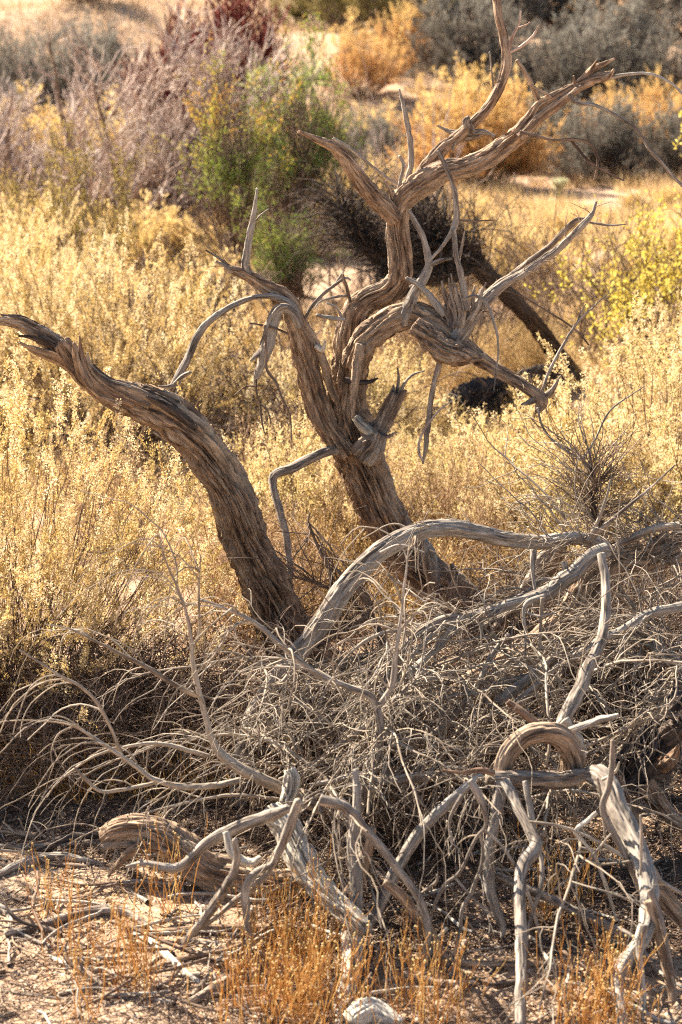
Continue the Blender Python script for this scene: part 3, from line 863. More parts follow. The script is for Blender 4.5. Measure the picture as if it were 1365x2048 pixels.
fallen_branch('fallen_branch', 'thin forked grey branch hanging down between the stump and the hoop log', ["640 1600 26; 690 1615 24; 735 1665 22; 790 1730 20; 840 1800 18; 856 1860 16; 848 1910 12; 832 1960 10; 830 2040 8", "850 1830 10; 868 1900 10; 866 1960 9; 858 2040 8", "845 1785 7; 872 1765 8; 874 1750 4"], 5.72)
HB = ["940 1560 14; 955 1585 20; 968 1620 14; 972 1650 10; 950 1680 8; 920 1745 8; 890 1770 9; 866 1820 8; 858 1870 6; 842 1920 4", "962 1668 8; 965 1720 9; 945 1780 10; 925 1820 10; 920 1870 9; 905 1920 7; 895 1990 5",
      "968 1660 8; 1010 1700 8; 1050 1770 9; 1075 1850 8; 1085 1900 4", "910 1755 6; 960 1810 6; 985 1830 4", "925 1590 12; 900 1640 7; 905 1690 5"]
fallen_branch('fallen_branch', 'pale zigzag twiggy branch dangling before the hoop log', HB, 5.78, 'bleached', 26, dict(L=(.05, .18), droop=-1.4, sub=1, r=(.002, .0035)))
FAN = ["650 1625 24; 600 1598 28; 555 1575 29; 510 1552 28; 470 1530 27; 440 1506 22; 424 1480 16; 411 1432 14; 396 1372 13; 386 1322 11; 383 1275 9; 366 1205 7; 335 1130 5; 318 1066 3",
       "395 1392 12; 350 1370 12; 300 1338 12; 262 1318 10; 225 1300 8; 150 1262 5; 90 1248 3", "420 1512 10; 380 1502 12; 330 1488 10; 270 1490 8; 190 1512 6; 120 1560 4", "385 1300 8; 400 1260 7; 398 1190 5; 402 1110 3"]
fallen_branch('fallen_branch', 'tall fan of bare curling twigs in front of the shaded saltbush', FAN, 6.3, 'twig', 28, dict(L=(.3, .7), droop=-3.2, out=(-.6, 0, 0), sub=.5, away=(-.5, 0, 1.0), r=(.0020, .0033), wob=.4))
FAN2 = ["480 1560 15; 420 1572 16; 360 1572 14; 310 1560 12; 275 1535 11; 240 1510 10; 195 1480 9; 150 1450 6", "330 1560 8; 290 1570 9; 240 1580 9; 200 1582 8; 170 1556 9; 150 1535 5", "150 1452 5; 118 1468 5; 104 1500 4; 106 1530 3",
        "250 1525 8; 205 1420 8; 165 1376 8; 120 1350 6; 40 1300 4"]
fallen_branch('fallen_branch', 'low sprawling branch of arching twigs spread over bare sand', FAN2, 6.15, 'twig', 14, dict(L=(.3, .65), droop=-3.4, out=(-.6, 0, 0), sub=.4, away=(-.6, 0, 1.0), r=(.0022, .0034), wob=.4))
JB = ["752 1418 18; 740 1392 19; 690 1372 16; 632 1346 15; 562 1290 13; 505 1242 11; 450 1216 7; 398 1196 4", "752 1405 18; 762 1465 19; 750 1530 19; 728 1590 21; 716 1660 16", "760 1412 15; 785 1370 15; 790 1320 13; 800 1250 8; 812 1150 5; 820 1080 3"]
fallen_branch('fallen_branch', 'forked grey branch whose twigs cascade under the arching limb', JB, 6.35, 'bleached', 46, dict(L=(.25, .6), droop=-2.2, out=(-.5, -.1, 0), sub=.8, wob=.55, away=(-.6, 0, .4), r=(.0025, .0045)))
CB = ["850 1300 14; 770 1318 14; 690 1345 13; 620 1392 11; 570 1440 7", "840 1400 13; 760 1420 13; 690 1450 11; 620 1490 7"]
fallen_branch('fallen_branch', 'grey branch shedding a curtain of arched twigs behind the arching limb', CB, 7.25, 'bleached', 230, dict(L=(.2, .55), droop=-3.0, out=(-.7, 0, 0), sub=.9, away=(-.6, 0, .7), r=(.0024, .004), wob=.3))
KB = ["560 1225 5; 600 1250 8; 640 1262 10; 680 1262 12; 720 1240 18; 740 1215 20; 716 1170 22", "738 1225 16; 760 1275 20; 768 1320 20", "690 1262 10; 640 1290 8; 560 1310 5", "735 1240 9; 700 1200 9; 640 1170 8; 580 1150 5", "620 1026 4; 618 1050 6; 640 1100 8; 662 1155 9; 655 1205 10"]
fallen_branch('fallen_branch', 'dark spreading branch between the two standing trunks', KB, 7.6, 'brown_twig', 120, dict(L=(.15, .45), droop=-.4, sub=2.0, r=(.002, .004), mat='brown_twig'))
fallen_branch('fallen_branch', 'splintered reddish stick jammed above the hoop log', ["1015 1402 14; 1050 1430 20; 1080 1452 18; 1100 1462 10"], 6.3, 'raw_wood')
fallen_branch('fallen_branch', 'short peeled stick poking out beside the hoop log', ["1120 1468 14; 1160 1455 18; 1200 1440 19; 1236 1430 12"], 6.25, 'bleached')
fallen_branch('fallen_branch', 'level grey branch lying through the middle of the heap', ["620 1570 10; 700 1556 18; 780 1560 22; 860 1552 22; 930 1556 18; 975 1560 12"], 6.3, 'bleached', 40, dict(L=(.1, .35), droop=-.8))
fallen_branch('fallen_branch', 'slanting grey branch crossing under the cascade of twigs', ["560 1560 12; 640 1520 16; 720 1460 18; 790 1400 16; 850 1340 12"], 6.6, 'bleached', 60, dict(L=(.1, .4), droop=-1.2))
fallen_branch('fallen_branch', 'split grey stump slab behind the base of the standing tree', ["870 1190 30; 862 1140 34; 856 1105 30; 848 1082 14", "900 1200 24; 912 1160 22; 905 1130 10"], 8.7, 'bleached')
fallen_branch('fallen_branch', 'broken grey trunk piece leaning behind the fallen tree', ["1050 1180 40; 1080 1140 50; 1105 1105 52; 1120 1075 40", "990 1260 24; 1040 1200 30; 1060 1160 26"], 7.9, 'bark_grey')

# thin brushwood filling the heap
brush_protos = []
for k in range(6):
    e = empty('brushwood_branch')
    S = grow(np.zeros((1, 3)), np.array([[1, 0, .35]]), [rng.uniform(.7, 1.1)], 14, (0, 0, -.5), .35)
    Rs = taper(1, 14, np.array([.0068]), np.array([.003]))
    st = tubes(S, Rs, 7)
    obj('stem', mesh('brush_stem', st[0], st[1], M['twig'], grain=st[2]), e)
    A, Ra = sprout(S, Rs, 16, (.12, .5), .8, .15, 1, 9, (0, 0, -1.2), .6, .62, .5)
    B, Rb = sprout(A, Ra, 26, (.05, .22), .7, .2, .95, 6, (0, 0, -.7), .5, .75, .55)
    V, F, g, t = join([tubes(A, Ra, 5), tubes(B, Rb, 4)])
    obj('twigs', mesh('brush_twigs', V, F, M['twig'], grain=g), e, 'stuff')
    tag(e, 'thin dead brushwood branch with drooping twigs tangled into the timber heap', 'branch', 'brushwood in the timber heap')
    brush_protos.append(e)
spots = []
zone = []
for k in range(72):
    px = rng.uniform(500, 1380)
    py = rng.uniform(1170, 1640) if px > 1030 else rng.uniform(1300 if px > 760 else 1340, 1620)
    if (px > 1190 and 1390 < py) or (1040 < px < 1215 and py < 1320):
        px, py = rng.uniform(560, 1000), rng.uniform(1360, 1640)
    Y = np.interp(py, [1150, 1650], [7.9, 6.2]) + rng.uniform(-.25, .25)
    p, _ = P(px, py, Y)
    if p[2] < .05:
        p[2] = .05
    spots.append(p)
    zone.append('under the long arching limb' if px < 760 else 'beside the dark root crown' if px > 1180 and py > 1330 else 'around the hoop log' if py > 1440 and px > 900 else 'behind the forked stump' if py > 1440 else 'on the fallen tree top' if px > 1100 else 'against the thick fallen trunk')
for k, p in enumerate(spots):
    src = brush_protos[k % 6]
    o = src if k < 6 else dup(src, p)
    o.location = p
    o.rotation_euler = (rng.uniform(-.5, .5), rng.uniform(-.7, .35), rng.uniform(0, 6.28))
    tag(o, 'thin dead brushwood branch with drooping twigs tangled ' + zone[k], None, 'brushwood ' + zone[k])
    s = rng.uniform(.6, 1.05)
    o.scale = (s, s, s)


# ================================================================== shrubs
def dome_stems(n, rx, h, K=9, spread=.2, flat=.75, rise=.9):
    az = rng.uniform(0, 2 * np.pi, n)
    ph = np.arccos(rng.uniform(0.0, 1, n) ** flat)
    tgt = np.stack([rx * np.sin(ph) * np.cos(az), rx * np.sin(ph) * np.sin(az), h * (.12 + .88 * np.cos(ph))], -1)
    tgt *= rng.uniform(.75, 1.08, n)[:, None]
    S = np.stack([rng.normal(size=n) * spread * rx * .5, rng.normal(size=n) * spread * rx * .5, np.full(n, -.02)], -1)
    d = tgt - S
    L = np.linalg.norm(d, axis=1)
    out = d.copy()
    out[:, 2] *= .6
    t = np.linspace(0, 1, K)[None, :, None]
    # curve: leave outward, end upward
    ctrl = S + out * .5
    Pt = (1 - t) ** 2 * S[:, None] + 2 * t * (1 - t) * ctrl[:, None] + t ** 2 * tgt[:, None]
    w = rng.normal(size=(n, K, 3)) * .012 * h
    w[:, 0] = 0
    return Pt + np.cumsum(w, 1) * .6


def saltbush(name, rx, h, stems, nleaf, nspike, bracts, leafm='straw', seedm='gold', r0=.006, leaf=(.010, .022), sp_len=(.05, .16), bsize=(.008, .014), low=.18, twig='brown_twig', spike_r=.017):
    e = empty(name)
    S = dome_stems(stems, rx, h)
    Rs = taper(stems, 9, rng.uniform(.6, 1.2, stems) * r0, np.full(stems, r0 * .3))
    A, Ra = sprout(S, Rs, stems * 5, (.12 * h + .05, .30 * h + .08), .65, .25, .97, 6, (0, 0, .5), .35, .6, .45)
    B, Rb = sprout(A, Ra, stems * 10, (.05, .16), .7, .2, 1, 4, (0, 0, .5), .35, .7, .5)
    V, F, g, t = join([tubes(S, Rs, 4), tubes(A, Ra, 3), tubes(B, Rb, 3)])
    obj('stems', mesh(name + '_stems', V, F, M[twig], grain=g), e, 'stuff')
    # leaves
    n1 = nleaf // 2
    _, p1, T1, t1 = sample(B, int(nleaf * 1.25), .1, 1)
    _, p2, T2, t2 = sample(A, int(nleaf * .6), .3, 1)
    p = np.concatenate([p1, p2])
    T = np.concatenate([T1, T2])
    hh = p[:, 2] / h
    rr = np.hypot(p[:, 0], p[:, 1]) / rx
    keep = rng.uniform(size=len(p)) < np.clip((hh - low) / .25, .04, 1) * np.clip(.35 + .65 * (hh ** 2 + rr ** 2), 0, 1)
    p, T = p[keep], T[keep]
    n = len(p)
    patch = vnoise(p * 4.5 + 31, int(rng.integers(1, 999)))
    tint = np.clip(rng.beta(2.2, 1.8, n) * .8 + (patch - .5) * .8 + .12, 0, 1)
    L = leafset(p, T + np.array([0, 0, .4]), rng.uniform(leaf[0], leaf[1], n), rng.uniform(.42, .7, n) * leaf[0], .004, tint, .55, True)
    obj('foliage', mesh(name + '_foliage', L[0], L[1], M[leafm], tint=L[3], smooth=False), e, 'stuff')
    # seed spikes near the outer top
    ends = np.concatenate([S[:, -1], A[:, -1]])
    tang = np.concatenate([nrm(S[:, -1] - S[:, -2]), nrm(A[:, -1] - A[:, -2])])
    he = ends[:, 2] / h + .25 * np.hypot(ends[:, 0], ends[:, 1]) / rx + rng.uniform(-.12, .12, len(ends))
    pick = np.argsort(-he)[:int(nspike * 1.6)]
    pick = rng.choice(pick, min(nspike, len(pick)), replace=False)
    m = len(pick)
    ax = nrm(tang[pick] * .7 + np.array([0, 0, .9]) + rng.normal(size=(m, 3)) * .3)
    sl = rng.uniform(sp_len[0], sp_len[1], m)
    C = grow(ends[pick] - ax * sl[:, None] * .35, ax, sl, 6, (0, 0, .2), .3)
    nb = (bracts * sl / sp_len[1]).astype(int) + 8
    idx = np.repeat(np.arange(m), nb)
    _, p, T, t = sample(C, 0, 0, 1, idx)
    rad = nrm(np.cross(T, rng.normal(size=T.shape)))
    wid = spike_r * (1.15 - .75 * t) * rng.uniform(.3, 1.15, len(idx))
    p = p + rad * wid[:, None]
    tint = np.clip(rng.beta(2, 2, len(idx)) * .7 + np.repeat(rng.uniform(0, .45, m), nb), 0, 1)
    Bq = leafset(p, rad + T * .5, rng.uniform(bsize[0], bsize[1], len(idx)), rng.uniform(.7, 1.05, len(idx)) * bsize[0], .002, tint, .6, True)
    obj('seed_heads', mesh(name + '_seeds', Bq[0], Bq[1], M[seedm], tint=Bq[3], smooth=False), e, 'stuff')
    return e


def put(o, x, y, label=None, rz=0., s=1.0, cat=None, group=None):
    o.location = (x, y, float(terrain(x, y)))
    o.rotation_euler = (0, 0, rz)
    o.scale = (s,) * 3 if np.isscalar(s) else s
    return tag(o, label, cat, group)


def copy_to(src, x, y, label, rz, s=1.0, group=None):
    return dup(src, (x, y, float(terrain(x, y))), rz, s, label, group)


sb1 = put(saltbush('saltbush', 1.06, 1.36, 230, 125000, 700, 150, leaf=(.007, .015), sp_len=(.07, .20), bsize=(.0065, .0105), low=.20, spike_r=.017, r0=.004), -1.42, 7.95, 'golden saltbush with fuzzy seed spikes beside the splintered leaning trunk', .3, cat='shrub')
sb2 = put(saltbush('saltbush', 1.25, 1.32, 200, 80000, 620, 130, leaf=(.009, .019), sp_len=(.10, .26), bsize=(.007, .012), low=.16, spike_r=.016), -1.55, 12.7, 'broad straw-coloured saltbush with tall seed plumes behind the leaning trunk', 1.0, cat='shrub')
sb3 = put(saltbush('saltbush', .95, 1.16, 170, 50000, 420, 100, 'straw_pale', sp_len=(.07, .2), low=.1, spike_r=.02), 1.75, 10.4, 'pale yellow saltbush mounded behind the root crown', 2.0, cat='shrub')
sb4 = put(saltbush('saltbush', .70, .74, 130, 30000, 190, 34, 'straw_pale', sp_len=(.05, .16), low=.05), .86, 10.6, 'low pale saltbush below the dangling bark strip', .5, (1, 1, .82), cat='shrub')
copy_to(sb1, -2.25, 7.5, 'golden saltbush at the rim of the shaded sand', 2.1, .85)
copy_to(sb2, -2.75, 13.6, 'straw saltbush growing against the broad plumed one', 2.6, 1.0)
copy_to(sb4, 1.28, 9.75, 'low pale saltbush in front of the mounded yellow one', 2.2, 1.0)
copy_to(sb4, .42, 11.4, 'low pale saltbush in the gap beside the standing trunk', 3.9, (.7, .7, .5))
copy_to(sb3, 2.5, 11.4, 'tall pale saltbush next to the yellow-leaved willow', .9, 1.05)
copy_to(sb3, -2.6, 16.6, 'pale saltbush under the yellow-green rabbitbrush', 1.7, .9)
copy_to(sb4, -.25, 10.2, 'low pale saltbush between the two standing trunks', 1.1, .85)
copy_to(sb4, .05, 12.4, 'low straw saltbush behind the standing trunk', 5.1, 1.0)


def weed(name, rx, h, stems, mat, seedm=None, lean=.25):
    """loose tuft of dry upright stems with small side bits"""
    e = empty(name)
    S = dome_stems(stems, rx, h, 7, .8, .5)
    Rs = taper(stems, 7, np.full(stems, .0024), np.full(stems, .001))
    A, Ra = sprout(S, Rs, stems * 4, (.05, .16), .6, .4, 1, 5, (0, 0, .6), .3, .7, .5)
    V, F, g, t = join([tubes(S, Rs, 3), tubes(A, Ra, 3)])
    obj('stems', mesh(name + '_stems', V, F, M[mat], tint=t), e, 'stuff')
    _, p, T, tt = sample(A, stems * 26, .1, 1)
    n = len(p)
    L = leafset(p, T, rng.uniform(.007, .018, n), rng.uniform(.003, .006, n), .004, rng.beta(2, 2, n), .5)
    obj('foliage', mesh(name + '_bits', L[0], L[1], M[seedm or mat], tint=L[3], smooth=False), e, 'stuff')
    return e


w1 = weed('dry_weed', .35, .55, 160, 'weed')
w2 = weed('dry_weed', .40, .42, 170, 'grass')
wspots = [(-.30, 9.3), (-.05, 9.6), (.16, 9.9), (.02, 10.6), (-.35, 10.9), (.30, 10.9), (.62, 10.0), (.10, 11.4), (-.1, 12.0), (.3, 13.6), (.0, 13.2), (1.35, 13.3),
          (.7, 9.5), (1.0, 9.3), (1.45, 9.0), (1.85, 9.2), (-1.3, 10.4), (.95, 14.4), (.5, 15.0), (1.5, 15.2), (-.5, 8.9), (.35, 9.3), (2.0, 13.4), (-.3, 15.0), (.1, 16.2), (.8, 16.8), (1.6, 17.4), (-.9, 16.4), (-1.6, 16.2), (-2.2, 15.6)]
for k, (x, y) in enumerate(wspots):
    src = (w1, w2)[k % 2]
    zn = 'between the two standing trunks' if y < 11 and x < .4 else 'behind the fallen tree top' if y < 11 else 'around the blackened log' if y < 14 and x > .2 else 'behind the standing tree' if y < 14 else 'beyond the dark leaning trunk' if x > 0 else 'in front of the green trees'
    kd = ('dry pinkish-tan weed tuft ', 'straw-coloured grass tuft ')[k % 2]
    if k < 2:
        put(src, x, y, kd + zn, 0, 1.0, 'weed', kd + zn)
    else:
        copy_to(src, x, y, kd + zn, rng.uniform(0, 6.28), rng.uniform(.8, 1.3), kd + zn)


def twiggy(name, rx, h, trunks, n1, n2, n3, mat, r0=.03, leafm=None, nleaf=0, leaf=(.02, .03), trunk_mat=None, up=.5, flat=.6, tint_by_h=None, use_tint=False, lw=.5, t_leaf=.1, spread=.3, rmin=.002, low=0., clump=None):
    """bare or leafy shrub: trunks, branches, twigs, leaves"""
    e = empty(name)
    S = dome_stems(trunks, rx, h, 10, spread, flat)
    Rs = taper(trunks, 10, rng.uniform(.7, 1.2, trunks) * r0, np.full(trunks, r0 * .16))
    A, Ra = sprout(S, Rs, n1, (.22 * h, .42 * h), .7, .25, .95, 8, (0, 0, up), .4, .55, .35)
    B, Rb = sprout(A, Ra, n2, (.10 * h, .24 * h), .7, .2, 1, 6, (0, 0, up), .4, .6, .4)
    C, Rc = sprout(B, Rb, n3, (.04 * h, .13 * h), .7, .2, 1, 5, (0, 0, up), .35, .65, .45)
    Rb = np.maximum(Rb, rmin * 1.3)
    Rc = np.maximum(Rc, rmin)
    tr = join([tubes(S, Rs, 7)])
    obj('trunk', mesh(name + '_trunk', tr[0], tr[1], M[trunk_mat or mat], grain=tr[2], tint=tr[3]), e)
    V, F, g, t = join([tubes(A, Ra, 5), tubes(B, Rb, 3), tubes(C, Rc, 3)])
    obj('crown', mesh(name + '_crown', V, F, M[mat], grain=g, tint=t), e, 'stuff')
    if nleaf:
        _, p1, T1, _ = sample(C, int(nleaf * .7), t_leaf, 1)
        _, p2, T2, _ = sample(B, int(nleaf * .3), .4, 1)
        p = np.concatenate([p1, p2])
        T = np.concatenate([T1, T2])
        kp = rng.uniform(size=len(p)) < np.clip((p[:, 2] / h - low) / .2 + .12, 0, 1)
        if clump:
            kp &= vnoise(p * clump[0] + 3, 41) + .12 * rng.normal(size=len(p)) > clump[1]
        p, T = p[kp], T[kp]
        n = len(p)
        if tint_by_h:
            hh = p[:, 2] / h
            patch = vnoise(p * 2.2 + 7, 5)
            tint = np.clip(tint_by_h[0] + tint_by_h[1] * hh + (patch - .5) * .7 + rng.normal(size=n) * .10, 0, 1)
        else:
            tint = rng.beta(2, 2, n)
        L = leafset(p, T, rng.uniform(leaf[0], leaf[1], n), rng.uniform(.7, 1.1, n) * leaf[0] * lw, leaf[0] * .5, tint, .5)
        obj('foliage', mesh(name + '_leaves', L[0], L[1], M[leafm], tint=L[3], smooth=False), e, 'stuff')
    return e


# the tall bare pinkish shrub and its neighbours
bare = put(twiggy('bare_shrub', 1.75, 2.2, 14, 120, 700, 2000, 'pale_twig', .055, trunk_mat='brown_twig', up=.4, flat=.8, rmin=.0042), -2.75, 23.5, 'tall bare pinkish-grey shrub with several dark stems', .4, 1.2, cat='shrub')
copy_to(bare, -4.1, 25.5, 'bare grey shrub leaning outward beside the tall pinkish one', 2.4, (1.1, 1.1, .85))
copy_to(bare, -1.95, 26.5, 'bare pinkish shrub between the tall one and the green tree', 3.3, (.6, .6, .62))
red = put(twiggy('red_shrub', .62, 2.3, 18, 130, 800, 2300, 'red_twig', .02, up=1.2, flat=.35, spread=.4, rmin=.0065), -1.45, 29.0, 'dense dark red twiggy shrub rising behind the green tree', 0, (1.25, 1.25, 1.05), cat='shrub')
copy_to(red, -2.35, 27.5, 'dark red shrub seen through the tall bare one', 1.4, .82)
# green tree with orange tips
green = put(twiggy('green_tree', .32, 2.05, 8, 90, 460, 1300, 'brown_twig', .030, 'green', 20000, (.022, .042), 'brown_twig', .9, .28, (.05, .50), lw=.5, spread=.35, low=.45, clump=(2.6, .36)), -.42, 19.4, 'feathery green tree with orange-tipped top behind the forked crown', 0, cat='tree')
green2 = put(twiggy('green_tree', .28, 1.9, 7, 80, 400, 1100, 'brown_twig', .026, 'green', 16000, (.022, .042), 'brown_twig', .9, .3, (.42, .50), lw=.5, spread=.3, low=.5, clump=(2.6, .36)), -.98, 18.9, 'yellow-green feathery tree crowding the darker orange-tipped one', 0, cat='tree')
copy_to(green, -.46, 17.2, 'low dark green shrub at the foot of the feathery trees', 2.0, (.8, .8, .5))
for (x, y, s, lb) in ((-1.1, 27.5, .95, 'pale spiky yucca head beside the dark red shrub'), (-.42, 27.5, 1.0, 'pale spiky yucca head peeping over the green tree')):
    e = empty('yucca')
    n = 90
    d = nrm(rng.normal(size=(n, 3)) + np.array([0, 0, .5]))
    c = np.array([0, 0, 1.65])
    Pt = grow(np.repeat(c[None], n, 0), d, rng.uniform(.3, .42, n), 4, (0, 0, -.1), .05)
    L = leafset(np.repeat(c[None], n, 0), d, rng.uniform(.32, .45, n), np.full(n, .035), .03, rng.beta(2, 2, n), .97)
    obj('rosette', mesh('yucca_blades', L[0], L[1], M['yucca'], tint=L[3], smooth=False), e, 'stuff')
    tk = tubes(grow(np.array([[0, 0, -.03]]), np.array([[0, 0, 1.]]), [1.7], 10, (0, 0, 0), .1), np.full((1, 10), .06), 10)
    obj('trunk', mesh('yucca_trunk', tk[0], tk[1], M['brown_twig'], grain=tk[2]), e)
    put(e, x, y, lb, 0, s, 'yucca')
# yellow-green rabbitbrush in front of the bare shrub
yg = put(twiggy('rabbitbrush', .75, 1.5, 11, 70, 300, 1000, 'brown_twig', .014, 'ygreen', 10000, (.014, .026), None, 1.2, .4, None, spread=.3), -2.45, 17.8, 'yellow-green rabbitbrush with wand-like stems before the bare shrub', 0, cat='shrub')
copy_to(yg, -3.5, 19.0, 'yellow-green rabbitbrush beyond the plumed saltbush', 2.1, .75)
# small black branching shrub
blk = put(twiggy('bare_shrub', .5, 1.15, 6, 40, 200, 500, 'brown_twig', .035, trunk_mat='dark_bark', up=.3, spread=.15), -.95, 15.6, 'small dark crooked shrub below the feathery green trees', 0, cat='shrub')
copy_to(blk, -1.6, 15.0, 'dark crooked stems sticking out of the plumed saltbush', 2.1, (.8, .8, 1.0))
# yellow willow
wil = put(twiggy('yellow_willow', .85, 1.6, 17, 130, 700, 2000, 'brown_twig', .020, 'yellow', 27000, (.028, .046), 'dark_bark', .8, .6, None, lw=.62, spread=.3, clump=(3.2, .47)), 2.68, 14.3, 'willow shrub with bright yellow leaves and dark upright stems', .2, cat='shrub')
# bare thin shrubs near it
thin = put(twiggy('bare_shrub', .8, 1.6, 10, 70, 300, 800, 'brown_twig', .014, up=.5), 1.15, 17.2, 'sparse brown twiggy shrub beyond the dark leaning trunk', 0, cat='shrub')
copy_to(thin, 1.95, 16.0, 'thin bare shrub beside the yellow willow', 1.7, .9)
copy_to(thin, .15, 18.2, 'thin tangled shrub just behind the forked crown', 3.0, 1.05)
copy_to(thin, .75, 15.2, 'brown twiggy shrub wound round the dark leaning trunk', 4.2, .8)
# pale whips
whip = empty('whip_shrub')
n = 14
S = np.stack([rng.normal(size=n) * .12, rng.normal(size=n) * .12, np.full(n, -.02)], -1)
D = np.stack([rng.normal(size=n) * .28, rng.normal(size=n) * .2, np.ones(n)], -1)
W = grow(S, D, rng.uniform(1.4, 2.4, n), 12, (0, 0, .4), .18)
Wr = taper(n, 12, np.full(n, .010), np.full(n, .003))
w_, r_ = sprout(W, Wr, 45, (.08, .4), .5, .2, .9, 6, (0, 0, .7), .3, .6, .4)
V, F, g, t = join([tubes(W, Wr, 6), tubes(w_, r_, 4)])
obj('stems', mesh('whip_stems', V, F, M['pale_twig'], grain=g), whip, 'stuff')
put(whip, .98, 22.0, 'spray of pale slender whips in front of the round golden bush', 0, 1.0, 'shrub')
copy_to(whip, .42, 22.5, 'few pale slender whips beside the golden bush', 2.0, .8)


# dark tangled leaning trunk behind
dk = empty('dead_tree')
tag(dk, 'dark shaggy dead trunk leaning over with a tangled black head', 'dead tree')
D_M = line("1150 762 50; 1120 716 42; 1075 655 40; 1030 600 40; 985 555 42; 940 520 44; 890 500 46; 850 490 34", 15.2, 14.4)
limb('trunk', dk, D_M, M['dark_bark'], .14)
for txt, d in (("940 520 60; 890 540 70; 840 545 60; 780 540 40", .2), ("900 510 60; 870 470 50; 840 440 30", .2), ("860 540 46; 800 580 34; 750 610 20", .2), ("800 540 40; 740 500 30; 700 450 18; 690 400 10", .15)):
    limb('limb', dk, line(txt, 14.6, 14.4), M['dark_bark'], d, jag=.5)
twigs_on(dk, [D_M[4:], line("940 520 60; 840 545 60; 780 540 40", 14.5), line("900 510 60; 870 470 50; 840 440 30", 14.5), line("800 540 40; 740 500 30; 690 420 18", 14.4)], 900, (.2, .7), -.6, r=(.004, .008), sub=2.0, mat='dark_bark', name='twigs')
cl = empty('charred_log')
tag(cl, 'blackened log lying in the straw below the dark leaning trunk', 'log')
limb('trunk', cl, line("876 838 50; 925 815 90; 985 798 100; 1045 792 88; 1090 775 60; 1130 752 46", 13.3, 14.8), M['dark_bark'], .22, jag=.5, lump=.22)
limb('branch', cl, line("1000 770 30; 1060 748 34; 1110 742 28; 1160 752 18", 14.3, 14.8), M['dark_bark'], .2)

# round bushes of the far flat
def ball(name, rx, h, mat, n, leaf, stems=60, twig='brown_twig', th=(.2, .6)):
    e = empty(name)
    S = dome_stems(stems, rx, h, 7, .25, .7)
    Rs = taper(stems, 7, np.full(stems, .010), np.full(stems, .003))
    A, Ra = sprout(S, Rs, stems * 8, (.15 * h, .3 * h), .6, .4, 1, 5, (0, 0, .5), .3, .6, .5)
    V, F, g, t = join([tubes(S, Rs, 3), tubes(A, Ra, 3)])
    obj('stems', mesh(name + '_stems', V, F, M[twig], grain=g, tint=t), e, 'stuff')
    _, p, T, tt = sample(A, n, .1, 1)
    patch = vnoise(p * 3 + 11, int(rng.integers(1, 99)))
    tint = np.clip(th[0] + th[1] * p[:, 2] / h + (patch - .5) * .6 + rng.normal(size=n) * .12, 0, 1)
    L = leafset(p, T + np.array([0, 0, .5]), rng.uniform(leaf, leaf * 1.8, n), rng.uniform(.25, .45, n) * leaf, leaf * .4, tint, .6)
    obj('foliage', mesh(name + '_foliage', L[0], L[1], M[mat], tint=L[3], smooth=False), e, 'stuff')
    return e


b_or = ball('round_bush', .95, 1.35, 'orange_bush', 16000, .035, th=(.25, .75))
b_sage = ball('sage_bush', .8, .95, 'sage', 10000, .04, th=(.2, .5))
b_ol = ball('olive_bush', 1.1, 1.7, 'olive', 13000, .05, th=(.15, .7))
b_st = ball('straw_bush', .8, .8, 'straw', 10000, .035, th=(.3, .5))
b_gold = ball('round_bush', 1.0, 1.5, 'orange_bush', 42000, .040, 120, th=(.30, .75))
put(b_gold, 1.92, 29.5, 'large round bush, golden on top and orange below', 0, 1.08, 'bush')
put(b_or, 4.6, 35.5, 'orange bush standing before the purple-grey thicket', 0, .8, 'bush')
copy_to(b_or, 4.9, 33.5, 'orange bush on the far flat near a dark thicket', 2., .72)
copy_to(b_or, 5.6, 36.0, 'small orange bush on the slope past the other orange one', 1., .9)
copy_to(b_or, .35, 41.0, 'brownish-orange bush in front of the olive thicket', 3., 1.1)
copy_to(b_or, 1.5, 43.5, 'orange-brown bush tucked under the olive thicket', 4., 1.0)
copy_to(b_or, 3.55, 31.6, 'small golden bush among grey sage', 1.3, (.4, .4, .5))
put(b_sage, 3.75, 30.6, 'grey sage bush behind the drooping twig of the dead tree', 0, 1.25, 'bush')
for k, (x, y, s, lb) in enumerate(((3.0, 32.5, 1.3, 'grey sage bush beside the round golden bush'), (4.4, 31.2, 1.1, 'grey sage bush at the edge of the pale sand flat'), (5.2, 30.0, 1.2, 'grey sage bush behind the yellow willow'), (2.5, 35.5, 1.2, 'grey sage bush behind the round golden bush'),
                                   (.3, 30.0, .75, 'small grey sage bush beside the pale whips'), (.9, 33.6, .9, 'grey sage bush near a dark rock'), (-.1, 33.5, 1.0, 'grey sage bush right of the green tree'.replace('right of', 'next to')), (4.2, 39.5, 1.9, 'large purple-grey bush of the far thicket'), (5.6, 41.0, 2.1, 'broad dark grey bush of the far thicket'),
                                   (2.9, 41.5, 2.2, 'tall grey bush where the far thicket begins'), (6.9, 39.0, 2.0, 'dark grey bush at the end of the far thicket'), (-5.6, 37.5, 2.0, 'blue-grey bush on the bank above the bare shrubs'), (-4.6, 40.0, 1.7, 'blue-grey bush under the sandy bank'), (-6.6, 39.0, 1.8, 'dark grey bush at the foot of the bank'),
                                   (3.5, 46.0, 2.3, 'grey bush at the top of the far thicket'), (7.4, 44.5, 2.0, 'grey bush high behind the orange ones'), (4.9, 47.5, 2.2, 'dusky bush on the upper slope'), (-2.9, 43.0, 1.1, 'small dark bush on the sandy bank'), (-6.2, 50.0, 1.2, 'small dark bush on the open sand above the bank'))):
    copy_to(b_sage, x, y, lb, k * 1.7, s)
put(b_ol, 1.2, 45.5, 'olive-brown bush in the thicket behind the crooked upright limb', 0, 1.25, 'bush')
